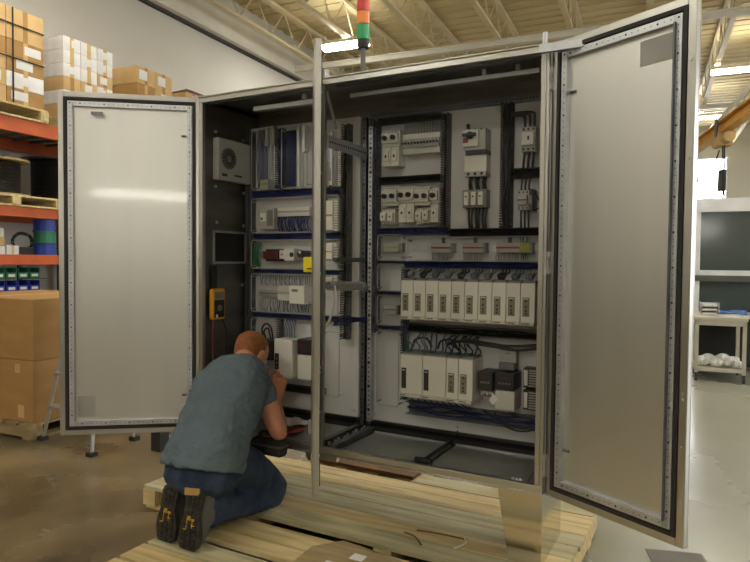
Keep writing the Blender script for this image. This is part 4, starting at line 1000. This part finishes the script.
for k in range(26):
    x=.10+k*.014; b.tube([(x,Y0-.03,1.15),(x+random.uniform(-.01,.01),Y0-.04,1.12),(x+random.uniform(-.01,.01),Y0-.03,1.082)],.0022,4,0,3)
tag(b.build('wire_bundle','bluew',None),'pale blue wires above and below the white junction box','wires')
t=dev('rotary_switch','black switch with white face and looped cable, lower left','switch',.112,.800); MB().box(0,-.08,0,.115,0,.118).build('body','black',t,bevel=.004); MB().box(.012,-.086,.03,.052,-.08,.088).build('face','drive',t,bevel=.004); MB().cyl((.066,-.09,.058),(.066,-.08,.058),.020,16).build('dial','white',t)
cables('control_wire','black cable looping above the black switch, lower left',[[(.13,Y0-.04,.92),(.128,Y0-.05,.98),(.16,Y0-.05,1.01),(.195,Y0-.05,.985),(.20,Y0-.04,.92)],[(.15,Y0-.04,.92),(.150,Y0-.06,.965),(.17,Y0-.05,.985),(.182,Y0-.05,.965),(.185,Y0-.04,.92)]],.005)
t=dev('servo_drive','white drive beside the kneeling man\'s hand, left panel','drive',.294,.735)
MB().box(0,-.15,0,.125,0,.205).build('housing','drive',t,bevel=.003); MB().box(.006,-.152,.035,.034,-.15,.125).build('display_window','ductd',t); MB().box(.004,-.164,-.008,.124,-.0,.006).build('foot','white',t,bevel=.002); MB().box(.01,-.165,-.004,.035,-.164,.002).build('slot','black',t)
b=MB()
for z in (.05,.07,.095): b.cyl((.02,-.155,z),(.02,-.152,z),.005,8)
b.build('connector','ygreen',t)
t=dev('inverter','dark-topped inverter with white cover half behind the middle post','inverter',.440,.722)
MB().box(0,-.13,.14,.095,0,.225).build('upper_housing','black',t,bevel=.003); MB().box(0,-.13,0,.095,0,.138).build('lower_cover','white',t,bevel=.003); MB().box(.01,-.1315,.18,.05,-.13,.20).build('red_display','dred',t)
cables('wire_bundle','pale wires rising from the white drive, left panel',[[(.30+.012*k,Y0-.06,.94),(.305+.012*k,Y0-.07,.98),(.30+.011*k,Y0-.04,1.045)] for k in range(7)],.003,'bluew')
# left panel upper right dark items right of middle door
cables('control_wire','black cable curling below the upright toothed module',[[(.60,Y0-.04,1.79),(.62,Y0-.07,1.77),(.65,Y0-.06,1.775),(.665,Y0-.04,1.72)],[(.595,Y0-.04,1.80),(.585,Y0-.08,1.74),(.60,Y0-.06,1.70)]],.005)
# items on the cabinet floor
ZF=ZB+.0222
t=thing('document','crumpled white paper on the enclosure floor by the man\'s elbow','paper',(.40,.30,ZF))
rings=[]
b=MB(); N=7
vs=[(-.09+.03*i,-.07+.023*j,.006+.024*abs(math.sin(i*.8+j*.45))) for i in range(N) for j in range(N)]
fs=[(i*N+j,(i+1)*N+j,(i+1)*N+j+1,i*N+j+1) for i in range(N-1) for j in range(N-1)]
b.add(vs,fs); o=b.build('sheet','paper',t); o.modifiers.new('s','SOLIDIFY').thickness=.001
t=thing('red_cloth','folded red cloth on the enclosure floor beside the paper','cloth',(.46,.16,ZF))
b=MB(); vs=[(-.09+.03*i,-.05+.0166*j,.008+.010*abs(math.sin(i*1.3+j*.9))) for i in range(N) for j in range(N)]
b.add(vs,fs); o=b.build('fold','red',t,smooth=True); sm=o.modifiers.new('s','SOLIDIFY'); sm.thickness=.007; sm.offset=-1
t=thing('tape_roll','white roll standing on the enclosure floor by the middle post','roll',(.60,.24,ZF)); MB().cyl((0,0,0),(0,0,.065),.042,24).build('roll','paper',t); MB().cyl((0,0,.065),(0,0,.0655),.018,16).build('core','card',t)
t=thing('metal_strip','bright metal angle leaning in the lower right corner of enclosure','strip',(1.80,.0,ZB))
b=MB().add([(-.03,.05,.024),(-.005,.05,.024),(-.002,.38,.07),(-.027,.38,.07),(-.03,.05,.026),(-.005,.05,.026),(-.002,.38,.072),(-.027,.38,.072)],[(0,3,2,1),(4,5,6,7),(0,1,5,4),(1,2,6,5),(2,3,7,6),(3,0,4,7)])
b.build('angle','alu',t)
for k in range(3):
    tag(MB().cyl((1.735+k*.018,.045,ZF),(1.735+k*.018,.045,ZF+.012),.006,8).build('bolt','paper',None),'%s of three bright bolts on the floor of the right bay'%['left','middle','right'][k],'bolt','bolts on enclosure floor')
# ================================================================== THE PERSON
def ellr(c,ax,ay,ra,rb,n=20,p=2.0):
    c=Vector(c); out=[]
    for k in range(n):
        t=2*PI*k/n; ct,st=math.cos(t),math.sin(t)
        out.append(c+ax*(ra*math.copysign(abs(ct)**(2/p),ct))+ay*(rb*math.copysign(abs(st)**(2/p),st)))
    return out
def chain(mb,pts,side,p=2.2,sub=4,caps=True):
    """pts: (centre, half width along side, half depth) ; rings perpendicular to the path"""
    C=[Vector(q[0]) for q in pts]; side=Vector(side)
    def cr(a,b,c,d,t): return .5*((2*b)+(-a+c)*t+(2*a-5*b+4*c-d)*t*t+(-a+3*b-3*c+d)*t**3)
    Q=[];A_=[pts[0]]+list(pts)+[pts[-1]]
    for i in range(1,len(A_)-2):
        for k in range(sub):
            t=k/sub
            Q.append((cr(*[Vector(A_[j][0]) for j in (i-1,i,i+1,i+2)],t),cr(*[A_[j][1] for j in (i-1,i,i+1,i+2)],t),cr(*[A_[j][2] for j in (i-1,i,i+1,i+2)],t)))
    Q.append((Vector(pts[-1][0]),pts[-1][1],pts[-1][2]))
    rings=[]
    N=len(Q)
    for i,(c,a,b) in enumerate(Q):
        d=(Q[min(i+1,N-1)][0]-Q[max(i-1,0)][0]).normalized()
        s=(side-d*side.dot(d)).normalized(); w=d.cross(s)
        if i==0 and caps:
            for f,g in ((.35,.85),(.75,.5)): rings.append(ellr(c-d*min(a,b)*g,s,w,a*f,b*f,20,p))
        rings.append(ellr(c,s,w,a,b,20,p))
        if i==N-1 and caps:
            for f,g in ((.75,.5),(.35,.85)): rings.append(ellr(c+d*min(a,b)*g,s,w,a*f,b*f,20,p))
    mb.loft(rings); return mb
def organic(mb,name,m,parent,voxel,smooth=4,disp=0,dscale=.15):
    o=mb.build(name+'_raw',m,None)
    r=o.modifiers.new('r','REMESH'); r.mode='VOXEL'; r.voxel_size=voxel; r.use_smooth_shade=True
    s=o.modifiers.new('s','SMOOTH'); s.factor=.6; s.iterations=smooth
    if disp:
        tx=bpy.data.textures.new(name,'CLOUDS'); tx.noise_scale=dscale; tx.noise_depth=2
        dm_=o.modifiers.new('d','DISPLACE'); dm_.texture=tx; dm_.strength=disp; dm_.mid_level=.5; dm_.texture_coords='LOCAL'
    dg=bpy.context.evaluated_depsgraph_get(); dg.update()
    me=bpy.data.meshes.new_from_object(o.evaluated_get(dg)); me.name=name
    bpy.data.objects.remove(o)
    for p_ in me.polygons: p_.use_smooth=True
    n=bpy.data.objects.new(name,me); col.objects.link(n); n.parent=parent
    return n
PZ=.13
man=thing('person','man in slate blue t-shirt and jeans kneeling at the enclosure, back to camera','person',(.42,-.30,PZ))
OX=Vector((.42,-.30,PZ))
def q(x,y,z): return Vector((x,y,z))-OX
XS=Vector((1,0,0))
pel=(.415,-.36,.47)
shL=(.165,.02,.80); shR=(.415,-.05,.815)
# torso axis leans forward
side=(Vector(shR)-Vector(shL)).normalized()
def torso(mb,e=0.0,lo=0,caps=True):
    T=[((.405,-.38,.42),.165,.125),((.400,-.37,.48),.185,.135),((.385,-.31,.575),.190,.135),((.358,-.21,.66),.203,.138),((.322,-.12,.745),.212,.130),((.300,-.055,.805),.180,.108),((.290,-.02,.835),.09,.07)]
    T=T[lo:]
    chain(mb,[(q(*c),a+e,b+e) for c,a,b in T],side,2.4,4,caps)
body=MB()
torso(body,-.012)
# neck + head
hd=Vector((.268,.100,.868))
chain(body,[(q(.295,-.03,.82),.062,.062),(q(.285,.03,.855),.056,.058),(q(.278,.06,.87),.056,.06)],side)
fwd=Vector((.05,.78,-.55)).normalized(); hs=Vector((.985,-.1,.0)); hs=(hs-fwd*hs.dot(fwd)).normalized(); upv=hs.cross(fwd)*1.0
if upv.z<0: upv=-upv
def hp(a,b,c): return hd+hs*a+fwd*b+upv*c-OX
rings=[]
prof=[(-.105,.038,.045,.03),(-.085,.052,.062,.025),(-.05,.064,.082,.012),(-.01,.072,.094,.0),(.03,.077,.098,-.004),(.065,.073,.092,-.008),(.095,.058,.072,-.010),(.112,.035,.045,-.012),(.119,.012,.016,-.012)]
for (z,a,b,off) in prof: rings.append([p_ for p_ in ellr(hp(0,off,z),hs,fwd,a,b,24,2.2)])
body.loft(rings)
# nose, ears, brow, chin
chain(body,[(hp(0,.092,.012),.010,.010),(hp(0,.110,-.022),.014,.013)],hs)
chain(body,[(hp(-.034,.080,.030),.022,.010),(hp(.034,.080,.030),.022,.010)],upv)
chain(body,[(hp(-.018,.085,-.055),.008,.010),(hp(.018,.085,-.055),.008,.010)],upv)
for s_ in (-1,1): chain(body,[(hp(s_*.078,-.004,-.028),.008,.015),(hp(s_*.084,-.008,.0),.009,.022),(hp(s_*.080,-.004,.024),.008,.016)],hs)
# right arm: shoulder -> elbow -> wrist ; left arm hidden in front of the body
def arm(mb,sh,el,wr,e=0,part='all'):
    sh,el,wr=[Vector(v) for v in (sh,el,wr)]
    P=[(sh,.062,.062),(sh.lerp(el,.35),.056,.055),(sh.lerp(el,.7),.048,.048),(el,.043,.043)]
    F=[(el,.043,.043),(el.lerp(wr,.25),.045,.043),(el.lerp(wr,.6),.036,.034),(wr,.029,.023)]
    if part in('all','upper'): chain(mb,[(p_-OX,a+e,b+e) for p_,a,b in P],XS)
    if part=='all': chain(mb,[(p_-OX,a,b) for p_,a,b in F],XS)
elR=(.560,-.035,.515); wrR=(.385,.170,.618)
elL=(.10,.19,.58); wrL=(.235,.235,.665)
arm(body,shR,elR,wrR); arm(body,shL,elL,wrL)
def hand(mb,wr,d,side_,nrm,curl,thumb_s):
    wr=Vector(wr); d=Vector(d).normalized(); s=Vector(side_); s=(s-d*s.dot(d)).normalized(); n=d.cross(s).normalized()
    if n.dot(Vector(nrm))<0: n=-n      # n = palm side
    chain(mb,[(wr-OX,.027,.020),(wr+d*.035-OX,.038,.016),(wr+d*.075-OX,.042,.014),(wr+d*.092-OX,.038,.012)],s)
    for k,(o,l) in enumerate(((-.030,.066),(-.010,.075),(.011,.070),(.030,.055))):
        b=wr+d*.088+s*o; c=curl[k]
        p1=b+(d*math.cos(c*.5)+n*math.sin(c*.5))*l*.42+s*o*.12
        p2=p1+(d*math.cos(c*1.2)+n*math.sin(c*1.2))*l*.33
        p3=p2+(d*math.cos(c*1.8)+n*math.sin(c*1.8))*l*.28
        chain(mb,[(b-d*.02-OX,.0100,.0100),(p1-OX,.0094,.0094),(p2-OX,.0086,.0086),(p3-OX,.0076,.0076)],s,2,3)
    b=wr+d*.028+s*thumb_s*.030
    p1=b+(d*.5+s*thumb_s*.75+n*.25).normalized()*.036; p2=p1+(d*.8+s*thumb_s*.35+n*.4).normalized()*.030; p3=p2+(d*.9+n*.35).normalized()*.022
    chain(mb,[(b-OX,.014,.014),(p1-OX,.0115,.0115),(p2-OX,.0105,.0105),(p3-OX,.009,.009)],s,2,3)
hand(body,wrR,(-.15,.42,.72),(.75,.35,-.1),(.6,.6,.0),(.35,.45,.6,.75),-1)
hand(body,wrL,(.55,.25,.35),(-.1,.3,.9),(.3,-.4,0),(.5,.6,.7,.8),1)
# legs (skin under the jeans)
hipR=(.490,-.34,.44); knR=(.492,.005,.205); anR=(.500,-.46,.255)
hipL=(.335,-.34,.44); knL=(.325,.02,.205); anL=(.345,-.45,.255)
def leg(mb,hip,kn,an,e):
    hip,kn,an=[Vector(v) for v in (hip,kn,an)]
    chain(mb,[(p_-OX,a+e,b+e) for p_,a,b in [(hip,.092,.088),(hip.lerp(kn,.35)+Vector((0,0,.025)),.082,.082),(hip.lerp(kn,.7)+Vector((0,0,.02)),.070,.070),(kn,.060,.058)]],XS)
    chain(mb,[(p_-OX,a+e,b+e) for p_,a,b in [(kn+Vector((0,-.01,-.01)),.056,.054),(kn.lerp(an,.35)+Vector((0,0,-.010)),.058,.056),(kn.lerp(an,.7)+Vector((0,0,-.01)),.046,.046),(an,.038,.040)]],XS)
leg(body,hipR,knR,anR,-.012); leg(body,hipL,knL,anL,-.012)
b_=organic(body,'body','skin',man,.0052,3)
# shirt
s=MB(); torso(s,.010,1,False)
def sleeve(mb,sh,el,f):
    sh,el=Vector(sh),Vector(el); chain(mb,[(sh+Vector((-.03 if sh.x>.3 else .03,-.01,-.0))-OX,.078,.078),(sh.lerp(el,.3)-OX,.072,.068),(sh.lerp(el,f)-OX,.062,.060)],XS,2.1,4,True)
sleeve(s,shR,elR,.50); sleeve(s,shL,elL,.50)
chain(s,[(q(.30,-.045,.822),.072,.066),(q(.292,-.01,.838),.066,.062)],side)
chain(s,[(q(.404,-.412,.420),.208,.172),(q(.402,-.395,.46),.212,.170),(q(.395,-.34,.53),.202,.152),(q(.385,-.30,.58),.199,.146)],side,2.3,4,False)
shirt=organic(s,'t_shirt','shirt',man,.0068,3,.028,.08)
# jeans
j=MB()
chain(j,[(q(.408,-.40,.345),.160,.12),(q(.408,-.405,.39),.184,.153),(q(.408,-.392,.43),.180,.144)],XS,2.4)
leg(j,hipR,knR,anR,.020); leg(j,hipL,knL,anL,.018)
for an,kn in ((anR,knR),(anL,knL)):
    an=Vector(an);kn=Vector(kn); chain(j,[(kn.lerp(an,.75)-OX,.062,.066),(an+Vector((0,-.005,0))-OX,.062,.070)],XS)
jeans=organic(j,'jeans','jeans',man,.0068,3,.016,.07)
pk=MB().box(-.035,-.004,-.015,.035,.004,.015).build('leather_patch','tanleather',man,q(.490,-.560,.372),.25); pk.rotation_euler=(-.05,0,.30)
# hair cap
h=MB(); rings=[]
for (z,a,b,off) in prof[2:]:
    zz=z+.004; rings.append(ellr(hp(0,off-.020 if z<.07 else off-.006,zz),hs,fwd,a+.004,b-.008 if z<.07 else b+.002,24,2.2))
rings.append(ellr(hp(0,-.014,.128),hs,fwd,.006,.008,24,2.2))
h.loft(rings)
organic(h,'hair','hair',man,.005,2,.004,.02)
# face details
for s_ in (-1,1):
    e=MB(); cc=hp(s_*.031,.084,.008)
    e.loft([ellr(cc+upv*(.011*math.cos(PI*k/6)),hs,fwd,.0005+.011*math.sin(PI*k/6),.0005+.011*math.sin(PI*k/6),12) for k in range(7)])
    e.build('eye','paper',man,smooth=True)
# boots: toes tucked, soles facing back
def boot(an,toe,tilt,nm):
    an=Vector(an); toe=Vector(toe); ax=(toe-(an+Vector((0,-.05,.06))))
    heel=an+Vector((0,-.045,.085)); 
    b=MB()
    chain(b,[(an+Vector((0,.03,.0))-OX,.050,.056),(an+Vector((0,-.03,.0))-OX,.052,.062)],XS)
    chain(b,[(p_-OX,a,c) for p_,a,c in [(heel+Vector((0,.02,-.01)),.040,.036),(heel.lerp(toe,.35)+Vector((0,.012,0)),.046,.050),(heel.lerp(toe,.7)+Vector((0,.002,0)),.050,.036),(toe+Vector((0,.0,.022)),.044,.020)]],XS,2.4)
    up=organic(b,'boot',nm,man,.006,3)
    # sole: outline in x-z, thick in y
    pts=[]
    L_=(heel.z+.028)-PZ; zc=PZ
    outl=[(.0,.034),(.05,.053),(.25,.060),(.42,.055),(.58,.043),(.72,.043),(.88,.047),(.97,.038),(1.0,.018)]
    poly=[(toe.x+(heel.x-toe.x)*f+w_,zc+.002+L_*f) for f,w_ in outl]+[(toe.x+(heel.x-toe.x)*f-w_,zc+.002+L_*f) for f,w_ in reversed(outl)]
    def yat(f): return (toe.y-.022)*(1-f)+(heel.y-.026)*f+ (-.008*math.sin(PI*f))
    vs=[];fz=[f for f,_ in outl]+[f for f,_ in reversed(outl)]
    m=len(poly)
    for (x,z),f in zip(poly,fz): vs.append(Vector((x,yat(f),z))-OX)
    for (x,z),f in zip(poly,fz): vs.append(Vector((x,yat(f)-.022,z))-OX)
    k=len(outl); S=MB(); faces=[]
    for i in range(k-1):
        faces.append((i,i+1,m-2-i,m-1-i)); faces.append((m+i,m+m-1-i,m+m-2-i,m+i+1))
        faces.append((i,m+i,m+i+1,i+1)); faces.append((m-1-i,m-2-i,m+m-2-i,m+m-1-i))
    faces.append((0,m-1,2*m-1,m)); faces.append((k-1,m+k-1,m+k,k))
    S.add(vs,faces)
    so=S.build('sole','sole',up)
    lug=MB(); gold=MB()
    for i in range(11):
        f=.06+i*.087
        if .50<f<.62: continue
        w_=.045 if f<.5 else .033
        xc=toe.x+(heel.x-toe.x)*f; z=zc+L_*f; y=yat(f)-.022
        for sx in (-1,0,1):
            lug.add([Vector(v)-OX for v in [(xc+sx*w_*.68-w_*.24,y-.007,z-.007),(xc+sx*w_*.68+w_*.24,y-.007,z-.007),(xc+sx*w_*.68+w_*.24,y-.007,z+.007),(xc+sx*w_*.68-w_*.24,y-.007,z+.007),(xc+sx*w_*.68-w_*.3,y+.002,z-.009),(xc+sx*w_*.68+w_*.3,y+.002,z-.009),(xc+sx*w_*.68+w_*.3,y+.002,z+.009),(xc+sx*w_*.68-w_*.3,y+.002,z+.009)]],[(0,1,2,3),(7,6,5,4),(0,4,5,1),(1,5,6,2),(2,6,7,3),(3,7,4,0)])
    lug.build('lug_tread','sole',up)
    f=.56; xc=toe.x+(heel.x-toe.x)*f; y=yat(f)-.0225
    for (dx_,f0,f1) in ((-.030,.30,.44),(-.012,.46,.60),(.020,.40,.56)):
        gold.add([Vector((xc+dx_-.009,yat(f0)-.0226,zc+L_*f0))-OX,Vector((xc+dx_+.009,yat(f0)-.0226,zc+L_*f0))-OX,Vector((xc+dx_*.7+.009,yat(f1)-.0226,zc+L_*f1))-OX,Vector((xc+dx_*.7-.009,yat(f1)-.0226,zc+L_*f1))-OX,
                  Vector((xc+dx_-.009,yat(f0)-.026,zc+L_*f0))-OX,Vector((xc+dx_+.009,yat(f0)-.026,zc+L_*f0))-OX,Vector((xc+dx_*.7+.009,yat(f1)-.026,zc+L_*f1))-OX,Vector((xc+dx_*.7-.009,yat(f1)-.026,zc+L_*f1))-OX],[(0,3,2,1),(4,5,6,7),(0,1,5,4),(1,2,6,5),(2,3,7,6),(3,0,4,7)])
    gold.build('sole_insert','gold',up)
boot(anR,(.500,-.555,PZ),0,'bootg'); boot(anL,(.355,-.545,PZ),0,'boot')
# black tool bag against the sill
t=thing('tool_bag','black canvas tool bag between the man\'s thighs and the enclosure sill','bag',(.505,-.045,.398))
MB().box(-.100,-.034,.0,.100,.036,.085).build('body','bag',t,bevel=.022)
MB().box(-.102,-.036,.05,.102,.038,.06).build('seam','bootg',t)
MB().tube([(-.06,0,.088),(-.04,0,.115),(.04,0,.115),(.06,0,.088)],.007,8,0,4).build('carry_handle','bag',t)
# ================================================================== camera, world, view
cy_,cp,cr_=.4955,-.0339,-.0089
fw=Vector((-math.sin(cy_)*math.cos(cp),math.cos(cy_)*math.cos(cp),math.sin(cp)))
rt=Vector((math.cos(cy_),math.sin(cy_),0)); up=rt.cross(fw)
c_,s2=math.cos(cr_),math.sin(cr_)
R_=rt*c_-up*s2; U_=rt*s2+up*c_
cam=bpy.data.cameras.new('camera'); co=bpy.data.objects.new('camera',cam); col.objects.link(co)
co.matrix_world=Matrix(((R_.x,U_.x,-fw.x,2.4711),(R_.y,U_.y,-fw.y,-2.5659),(R_.z,U_.z,-fw.z,1.3916),(0,0,0,1)))
cam.sensor_width=36; cam.lens=627.52/750*36; cam.clip_start=.02
bpy.context.scene.camera=co
wd=bpy.data.worlds.new('world'); bpy.context.scene.world=wd; wd.use_nodes=True
wd.node_tree.nodes['Background'].inputs[0].default_value=(.9,.85,.75,1); wd.node_tree.nodes['Background'].inputs[1].default_value=.3
vs_=bpy.context.scene.view_settings
vs_.view_transform='Standard'; vs_.look='None'; vs_.gamma=1; vs_.use_curve_mapping=False; vs_.exposure=-0.28
